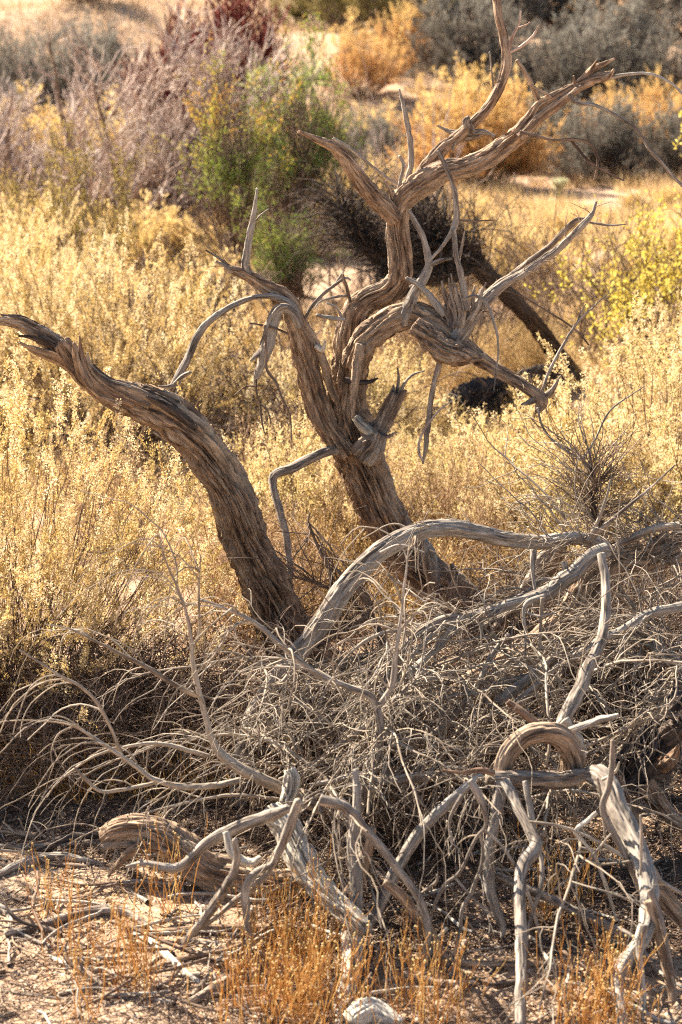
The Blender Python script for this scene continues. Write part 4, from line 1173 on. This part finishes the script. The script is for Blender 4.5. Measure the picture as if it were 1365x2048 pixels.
for k, (x, y, s, lb) in enumerate(((.3, 46.5, 1.2, 'olive bush of the thicket above the green tree'), (2.2, 47.5, 1.4, 'tall olive bush in the middle of the thicket'), (-.6, 49.0, 1.2, 'olive bush where the thicket meets the bank'), (1.4, 50.5, 1.5, 'olive bush at the back of the thicket'),
                                   (-.3, 26.0, .55, 'small olive bush close behind the green tree'), (3.1, 52.0, 1.5, 'olive bush on the upper slope'), (-.9, 24.5, .8, 'olive-orange bush topping the green tree'))):
    copy_to(b_ol, x, y, lb, k * 2.1, s)
put(b_st, 1.6, 24.5, 'low straw bush on the near edge of the sand flat', 0, .45, 'bush')
for k, (x, y, s, lb) in enumerate(((2.6, 23.5, .4, 'low straw bush beside the small cactus'), (.5, 25.5, 1.0, 'low straw bush below the pale whips'), (3.5, 21.5, .6, 'straw bush beyond the yellow willow'), (1.9, 19.5, .8, 'straw bush behind the slender twin limb'), (1.1, 20.0, .9, 'straw bush under the tangled thin shrub'),
                                   (-.4, 22.5, 1.0, 'straw bush at the side of the green tree'), (-3.3, 21.0, 1.0, 'straw bush in front of the bare shrub stems'), (-2.0, 20.8, .9, 'straw bush under the bare shrub'), (-4.3, 21.8, 1.1, 'straw bush beneath the leaning bare shrub'), (2.9, 18.6, .9, 'straw bush close behind the yellow willow'), (-1.2, 17.4, .8, 'straw bush below the yellow-green tree'), (.6, 36.5, 1.1, 'straw bush on the rising ground'), (-1.0, 37.0, 1.1, 'straw bush on the rising ground by the sage'), (3.9, 26.5, .35, 'straw bush on the pale sand flat'), (4.5, 27.0, .4, 'straw bush on the pale sand flat by the willow'))):
    copy_to(b_st, x, y, lb, k * 1.3, s)
for k, (x, y, s, lb) in enumerate(((-3.3, 27.5, 1.7, 'golden straw bush glowing through the tall bare shrub'), (-4.7, 28.5, 1.7, 'golden straw bush behind the leaning bare shrub'), (-2.3, 29.8, 1.5, 'golden straw bush below the dark red shrub'))):
    copy_to(b_st, x, y, lb, k * 2.2, s)

# small cholla on the sand flat
ch = empty('cactus')
cs = grow(np.zeros((1, 3)), np.array([[0, 0, 1.]]), [.28], 6, (0, 0, 0), .1)
arms = grow(np.repeat(cs[:, 4], 5, 0), np.stack([np.cos(np.arange(5) * 1.26), np.sin(np.arange(5) * 1.26), np.full(5, .7)], -1), np.full(5, .17), 6, (0, 0, 1), .1)
tt_ = join([tubes(cs, np.full((1, 6), .032), 8), tubes(arms, np.full((5, 6), .030), 8)])
obj('joints', mesh('cholla_joints', tt_[0], tt_[1], M['cactus'], tint=tt_[3] * .4), ch)
_, p, T, _ = sample(arms, 900, 0, 1)
side = nrm(np.cross(T, rng.normal(size=T.shape)))
L = leafset(p + side * .028, side, np.full(900, .03), np.full(900, .004), .002, rng.uniform(.5, 1, 900), .95)
obj('spines', mesh('cholla_spines', L[0], L[1], M['cactus'], tint=L[3], smooth=False), ch, 'stuff')
put(ch, 2.95, 27.2, 'small pale cholla cactus alone on the sand flat', 0, 1.0, 'cactus')

# dry grass carpet of the middle distance
def blades(name, n, xr, yr, hr, mat, dens, label):
    x = rng.uniform(*xr, n * 3)
    y = yr[0] + (yr[1] - yr[0]) * rng.uniform(0, 1, n * 3) ** 1.15
    d = vnoise(np.stack([x * .8, y * .5, x * 0], -1), 77) + .35 * vnoise(np.stack([x * 3, y * 3, x * 0], -1), 78)
    k = (d > dens) & (np.abs(x) < .19 * y + .6)
    x, y = x[k][:n], y[k][:n]
    n = len(x)
    z = terrain(x, y) - .005
    p = np.stack([x, y, z], -1)
    a = np.stack([rng.normal(size=n) * .35, rng.normal(size=n) * .35, np.ones(n)], -1)
    h = rng.uniform(*hr, n)
    sd = nrm(np.cross(a, rng.normal(size=(n, 3))))
    w = (.0016 + .00014 * y)[:, None]
    V = np.stack([p - sd * w, p + sd * w, p + nrm(a) * h[:, None]], 1).reshape(-1, 3)
    F = np.arange(n * 3).reshape(-1, 3)
    o = obj(name, mesh(name, V, F, M[mat], tint=np.repeat(rng.beta(2, 2, n), 3), smooth=False))
    return tag(o, label, 'grass', kind='stuff')


blades('dry_grass', 90000, (-6, 6), (9, 30), (.08, .30), 'grass', .62, 'thin straw-coloured dry grass over the middle of the wash')
blades('dry_grass', 45000, (-9, 9), (28, 60), (.15, .42), 'weed', .66, 'brownish dry grass over the far slope')
blades('dry_grass', 2500, (-1.6, -.15), (6.95, 8.0), (.08, .30), 'rust_grass', .45, 'rusty dry grass in the shade under the saltbush')

# ================================================================== dead undergrowth
def tangle(name, R, h, n, mat='brown_twig', r=(.0018, .004)):
    e = empty(name)
    az = rng.uniform(0, 6.28, n)
    q = np.sqrt(rng.uniform(0, 1, n)) * R
    S = np.stack([q * np.cos(az), q * np.sin(az), rng.uniform(-.01, .5, n) * h], -1)
    D = np.stack([rng.normal(size=n) * .8, rng.normal(size=n) * .8, rng.uniform(-.1, 1.2, n)], -1)
    A = grow(S, D, rng.uniform(.3, .8, n) * h * 1.3, 8, (0, 0, -.4), .6)
    A[:, :, 2] = np.maximum(A[:, :, 2], .004)
    r0 = rng.uniform(*r, n)
    Ra = taper(n, 8, r0, r0 * .5)
    B, Rb = sprout(A, Ra, n * 2, (.06, .25), .8, .2, 1, 6, (0, 0, -.2), .5, .75, .5)
    B[:, :, 2] = np.maximum(B[:, :, 2], .004)
    V, F, g, t = join([tubes(A, Ra, 4), tubes(B, Rb, 3)])
    obj('stems', mesh(name + '_stems', V, F, M[mat], grain=g), e, 'stuff')
    return e


tg = [tangle('dead_brush', .38, .5, 230), tangle('dead_brush', .42, .42, 240)]
for k, (px, py, s_, lb) in enumerate((
        (40, 1560, 1.0, 'brown dead brush at the dark foot of the saltbush'), (170, 1540, 1.0, 'brown dead brush behind the sprawling arched twigs'), (300, 1520, 1.0, 'brown dead brush behind the tall fan of twigs'), (410, 1490, .9, 'brown dead brush at the base of the splintered trunk'),
        (230, 1430, 1.0, 'brown dead brush deep in the shade under the saltbush'), (90, 1450, 1.0, 'brown dead brush under the saltbush skirt'), (360, 1420, .9, 'brown dead brush between saltbush and splintered trunk'), (540, 1560, .9, 'brown dead brush under the foot of the arching limb'),
        (680, 1540, 1.0, 'brown dead brush under the cascade of twigs'), (800, 1500, 1.1, 'brown dead brush below the fallen trunk'), (930, 1480, 1.1, 'brown dead brush under the long grey limb'), (1060, 1420, 1.1, 'brown dead brush behind the hoop log'), (1200, 1400, 1.2, 'brown dead brush behind the root crown'), (1330, 1360, 1.2, 'brown dead brush beyond the root crown'),
        (760, 1640, .9, 'brown dead brush behind the forked stump limbs'), (880, 1660, .8, 'brown dead brush behind the dangling zigzag branch'), (1300, 1240, 1.1, 'brown dead brush under the fallen tree top'), (1180, 1260, 1.0, 'brown dead brush packed beside the fallen trunk'), (1010, 1340, 1.0, 'brown dead brush packed below the arching limb'),
        (1290, 1460, .9, 'brown dead brush spilling over the root crown'), (1350, 1440, 1.1, 'brown dead brush piled above the torn reddish knot'), (1240, 1330, 1.1, 'brown dead brush beneath the upright grey pole limb'),
        (500, 935, 1.7, 'brown dead brush behind the curled dead limb'), (560, 880, 1.9, 'brown dead brush at the edge of the broad plumed saltbush'), (470, 990, 1.2, 'brown dead brush in the gap below the arched thin branch'))):
    q = G(px, py)
    if k < 2:
        put(tg[k], q[0], q[1], lb, k, s_, 'brush')
    else:
        copy_to(tg[k % 2], q[0], q[1], lb, k * 1.3, s_)

# ================================================================== foreground
def flower(name, n, h, spread=.12):
    """tuft of wiry rusty stems carrying tiny round seed heads"""
    e = empty(name)
    S = np.stack([rng.normal(size=n) * spread * .5, rng.normal(size=n) * spread * .4, np.full(n, -.01)], -1)
    D = np.stack([rng.normal(size=n) * .28, rng.normal(size=n) * .25, np.ones(n)], -1)
    A = grow(S, D, rng.uniform(.45, 1.0, n) * h, 8, (0, 0, .3), .28)
    Ra = taper(n, 8, np.full(n, .0017), np.full(n, .0009))
    B, Rb = sprout(A, Ra, int(n * 1.5), (.03, .10), .5, .55, .95, 5, (0, 0, .8), .25, .9, .7)
    Rb = np.maximum(Rb, .0008)
    V, F, g, t = join([tubes(A, Ra, 3), tubes(B, Rb, 3)])
    obj('stems', mesh(name + '_stems', V, F, M['rust_grass'], tint=t), e, 'stuff')
    ends = np.concatenate([A[rng.uniform(size=n) < .5][:, -1], B[rng.uniform(size=len(B)) < .55][:, -1]])
    m = len(ends)
    # little octahedral beads
    o6 = np.array([[1, 0, 0], [0, 1, 0], [-1, 0, 0], [0, -1, 0], [0, 0, 1], [0, 0, -.8]])
    V = ends[:, None, :] + o6[None] * rng.uniform(.0028, .0052, m)[:, None, None]
    f = np.array([[0, 1, 4], [1, 2, 4], [2, 3, 4], [3, 0, 4], [1, 0, 5], [2, 1, 5], [3, 2, 5], [0, 3, 5]])
    F = (np.arange(m)[:, None, None] * 6 + f[None]).reshape(-1, 3)
    obj('seed_heads', mesh(name + '_beads', V.reshape(-1, 3), F, M['seed_head'], tint=np.repeat(rng.uniform(size=m), 6)), e, 'stuff')
    return e


fl = [flower('dry_wildflower', 30, .32), flower('dry_wildflower', 48, .24, .16), flower('dry_wildflower', 14, .38, .08)]
fspots = [(560, 2010, 1), (610, 2040, 0), (645, 1990, 1), (590, 1965, 0), (660, 2050, 1), (530, 2052, 1), (625, 1925, 0), (570, 1905, 2), (640, 1900, 2), (545, 1885, 2), (505, 1940, 2),
          (245, 1950, 2), (290, 1965, 2), (265, 1985, 0), (150, 1930, 2), (865, 2020, 2), (900, 2050, 0), (845, 2062, 2), (1190, 2035, 0), (1225, 2060, 1), (1170, 2068, 0), (1215, 1995, 2), (1110, 1835, 2), (1170, 1805, 2), (1075, 1845, 2), (165, 2062, 2), (800, 2000, 2), (350, 1835, 2), (95, 1845, 2)]
used = set()
FL_L = ['rusty dry wildflower tuft with beaded seed heads at the edge of the timber heap', 'bushy rusty dry wildflower tuft in the sand around the stump', 'sparse tall rusty wildflower stems poking through sticks on the sand']
for (px, py, k) in fspots:
    q = G(px, py)
    z = float(terrain(q[0], q[1]))
    s = rng.uniform(.8, 1.2)
    zn = 'among the sticks on open sand' if px < 420 else 'around the twisted stump' if px < 760 else 'under the dangling zigzag branch' if px < 1000 else 'in the shade behind the slanting pole' if py < 1900 else 'at the foot of the forked limb'
    kd = ('rusty wildflower tuft with beaded seed heads ', 'bushy rusty wildflower tuft ', 'sparse tall rusty wildflower stems ')[k]
    lb, gp = kd + zn, kd + zn
    if k in used:
        dup(fl[k], (q[0], q[1], z), rng.uniform(0, 6.28), s, lb, gp)
    else:
        used.add(k)
        fl[k].location = (q[0], q[1], z)
        tag(fl[k], lb, 'wildflower', gp)

# sticks lying about
def stick_proto(Ls, r, mat, K=9, wob=.5):
    A = grow(np.zeros((1, 3)), np.array([[1, 0, 0.]]), [Ls], K, (0, 0, 0), wob)
    A[:, :, 2] *= .25
    A[:, :, 2] += r * .7 - A[:, :, 2].min()
    rad = taper(1, K, np.array([r]), np.array([r * .55])) * rng.uniform(.8, 1.2, (1, K))
    parts = [tubes(A, rad, 7)]
    B, Rb = sprout(A, rad, int(rng.integers(0, 3)) + 1, (Ls * .12, Ls * .35), .7, .3, .8, 5, (0, 0, 0), .4, .6, .6)
    B[:, :, 2] = np.maximum(B[:, :, 2], r * .4)
    parts.append(tubes(B, Rb, 5))
    V, F, g, t = join(parts)
    return mesh('stick', V, F, M[mat], grain=g)


protos = [stick_proto(rng.uniform(.18, .5), rng.uniform(.004, .010), mt) for mt in ('bleached', 'white_wood', 'bark_grey', 'bleached', 'bark', 'twig', 'brown_twig', 'bark', 'bark_grey', 'brown_twig')]
LBL = {'bleached_wood': 'grey weathered stick lying on the sandy ground', 'sun_bleached_log': 'bright bleached stick lying on the sandy ground', 'grey_bark': 'bark-covered greyish stick lying on the sandy ground', 'weathered_bark': 'brown rough stick lying on the sandy ground', 'dry_twig': 'thin pale twig lying on the sandy ground', 'brown_twig': 'thin brown twig lying on the sandy ground'}
for k in range(210):
    px = rng.uniform(-40, 1400)
    py = 1600 + 470 * rng.uniform(0, 1) ** .8
    if 0 < k < 60:
        px = rng.uniform(-30, 620)
        py = rng.uniform(1690, 2060)
    q = G(px, py)
    me = protos[int(rng.integers(0, len(protos)))]
    o = obj('stick', me)
    o.location = (q[0], q[1], float(terrain(q[0], q[1])))
    o.rotation_euler = (0, rng.normal() * .06, rng.normal() * .7 + (0 if rng.uniform() < .7 else 1.5) + (math.pi if rng.uniform() < .5 else 0))
    s = rng.uniform(.5, 1.15)
    o.scale = (s, s, s)
    mname = me.materials[0].name
    tag(o, LBL[mname], 'stick', LBL[mname].replace(' stick ', ' sticks ').replace(' twig ', ' twigs '))


def ground_line(txt, lift=.6):
    a = [[float(v) for v in s.split()] for s in txt.split(';')]
    out = []
    for px, py, d in a:
        q = G(px, py)
        t = q[1] / ray(px, py)[1]
        r = d / 2 / FPX * t
        out.append([q[0], q[1], float(terrain(q[0], q[1])) + r * lift, r])
    return np.array(out)


for txt, mt, lb in (("10 1880 14; 60 1868 20; 130 1850 22; 200 1840 24; 255 1842 20; 300 1868 14", 'bark_grey', 'curved bark-covered stick arched on the sand near the bleached bits'),
                    ("250 1868 10; 290 1885 16; 330 1915 18; 370 1950 14; 400 1968 8", 'white_wood', 'bright bleached stick with peeling bark among the straw stems'),
                    ("100 1922 8; 135 1938 14; 175 1950 12; 210 1945 10; 260 1975 8", 'white_wood', 'bleached forked stick on open sand'),
                    ("-20 1822 16; 10 1828 18; 24 1846 14; 22 1862 8", 'white_wood', 'short white hooked stick on open sand'),
                    ("60 1720 16; 140 1700 26; 220 1680 24; 300 1672 14", 'dark_bark', 'black stick in the shade beside the hollow log'),
                    ("0 1700 10; 90 1708 14; 170 1702 16; 250 1690 12; 320 1700 8", 'bleached', 'long grey stick in the shaded litter'),
                    ("-10 1760 16; 60 1738 22; 130 1730 18; 210 1740 10", 'bleached', 'grey driftwood-like stick on the shaded litter'),
                    ("290 1875 12; 400 1868 18; 520 1860 16; 640 1862 10", 'bark', 'long brown stick behind the wildflower tufts'),
                    ("120 2000 10; 260 1960 12; 400 1915 12; 470 1905 8", 'bark_grey', 'long thin stick slanting over the sand'),
                    ("760 1960 12; 820 1952 18; 900 1962 16; 960 1960 10", 'bark', 'brown curved stick under the hanging branches'),
                    ("900 1920 14; 980 1930 18; 1060 1925 14; 1130 1928 8", 'bark', 'brown stick on the shaded ground by the upright limb'),
                    ("380 2010 16; 420 1992 26; 450 1975 30; 470 1960 20", 'bark_grey', 'stubby knotted wood piece among the wildflowers'),
                    ("700 2060 50; 740 2040 60; 790 2052 40", 'white_wood', 'pale knobbly wood chunk at the foot of the stump'),
                    ("1100 1905 10; 1180 1880 16; 1260 1885 14; 1340 1900 10", 'dark_bark', 'dark stick on the ground behind the forked limb')):
    tag(limb('stick', None, ground_line(txt), M[mt], .12, jag=.5), lb, 'stick')

# litter and gravel
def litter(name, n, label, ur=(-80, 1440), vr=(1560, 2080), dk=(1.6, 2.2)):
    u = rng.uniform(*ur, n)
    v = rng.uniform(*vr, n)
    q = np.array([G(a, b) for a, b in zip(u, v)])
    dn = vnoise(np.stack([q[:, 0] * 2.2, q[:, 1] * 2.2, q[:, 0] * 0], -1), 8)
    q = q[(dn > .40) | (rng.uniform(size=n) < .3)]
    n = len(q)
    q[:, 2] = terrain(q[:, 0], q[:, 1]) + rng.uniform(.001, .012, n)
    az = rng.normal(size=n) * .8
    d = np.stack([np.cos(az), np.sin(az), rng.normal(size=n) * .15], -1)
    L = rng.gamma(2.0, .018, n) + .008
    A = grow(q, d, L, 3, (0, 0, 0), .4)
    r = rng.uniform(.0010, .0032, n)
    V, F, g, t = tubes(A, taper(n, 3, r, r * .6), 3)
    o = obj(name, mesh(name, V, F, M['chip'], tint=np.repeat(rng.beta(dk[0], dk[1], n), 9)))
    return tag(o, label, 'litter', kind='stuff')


litter('wood_litter', 9000, 'broken twigs and bark chips scattered over the sand')
litter('shade_bark_litter', 20000, 'bark crumbs and leaf duff under the timber heap, coloured darker to deepen its shade', (520, 1450), (1380, 1900), (1.1, 4.5))  # duff with its tint skewed dark, adding to the heap's shade by colour
litter('shade_bark_litter', 6000, 'duff beside the hollow log, coloured darker to deepen the shade there', (-80, 560), (1440, 1730), (1.1, 4.5))  # same dark tint strengthens the ground shade on this side


def gravel(name, n, label):
    u = rng.uniform(-80, 1440, n)
    v = 1540 + 540 * rng.uniform(0, 1, n)
    q = np.array([G(a, b) for a, b in zip(u, v)])
    q[:, 2] = terrain(q[:, 0], q[:, 1])
    o6 = np.array([[1, 0, 0], [.2, 1, 0], [-1, .1, 0], [0, -1, 0], [.1, 0, .8], [0, 0, -.5]])
    sz = rng.gamma(2.2, .0016, n) + .0012
    sc3 = rng.uniform(.6, 1.3, (n, 1, 3)) * sz[:, None, None]
    a = rng.uniform(0, 6.28, n)
    rot = np.stack([np.stack([np.cos(a), -np.sin(a), 0 * a], -1), np.stack([np.sin(a), np.cos(a), 0 * a], -1), np.stack([0 * a, 0 * a, 0 * a + 1], -1)], 1)
    V = np.einsum('nij,nkj->nki', rot, o6[None] * sc3) + q[:, None, :]
    f = np.array([[0, 1, 4], [1, 2, 4], [2, 3, 4], [3, 0, 4]])
    F = (np.arange(n)[:, None, None] * 6 + f[None]).reshape(-1, 3)
    o = obj(name, mesh(name, V.reshape(-1, 3), F, M['stone'], tint=np.repeat(rng.beta(2, 2, n), 6), smooth=False))
    return tag(o, label, 'gravel', kind='stuff')


gravel('gravel', 24000, 'coarse granite grit over the sand')

# put each traced thing's empty at its own base
bpy.context.view_layer.update()
for o in list(COL.objects):
    if o.type == 'EMPTY' and o.parent is None and o.location.length < 1e-6 and o.children:
        best = None
        for c in o.children:
            n = len(c.data.vertices)
            co = np.empty(n * 3, np.float32)
            c.data.vertices.foreach_get('co', co)
            co = co.reshape(-1, 3)
            k = int(co[:, 2].argmin())
            if best is None or co[k, 2] < best[2]:
                best = co[k].copy()
        o.location = [float(v) for v in best]
        for c in o.children:
            c.location = [-float(v) for v in best]
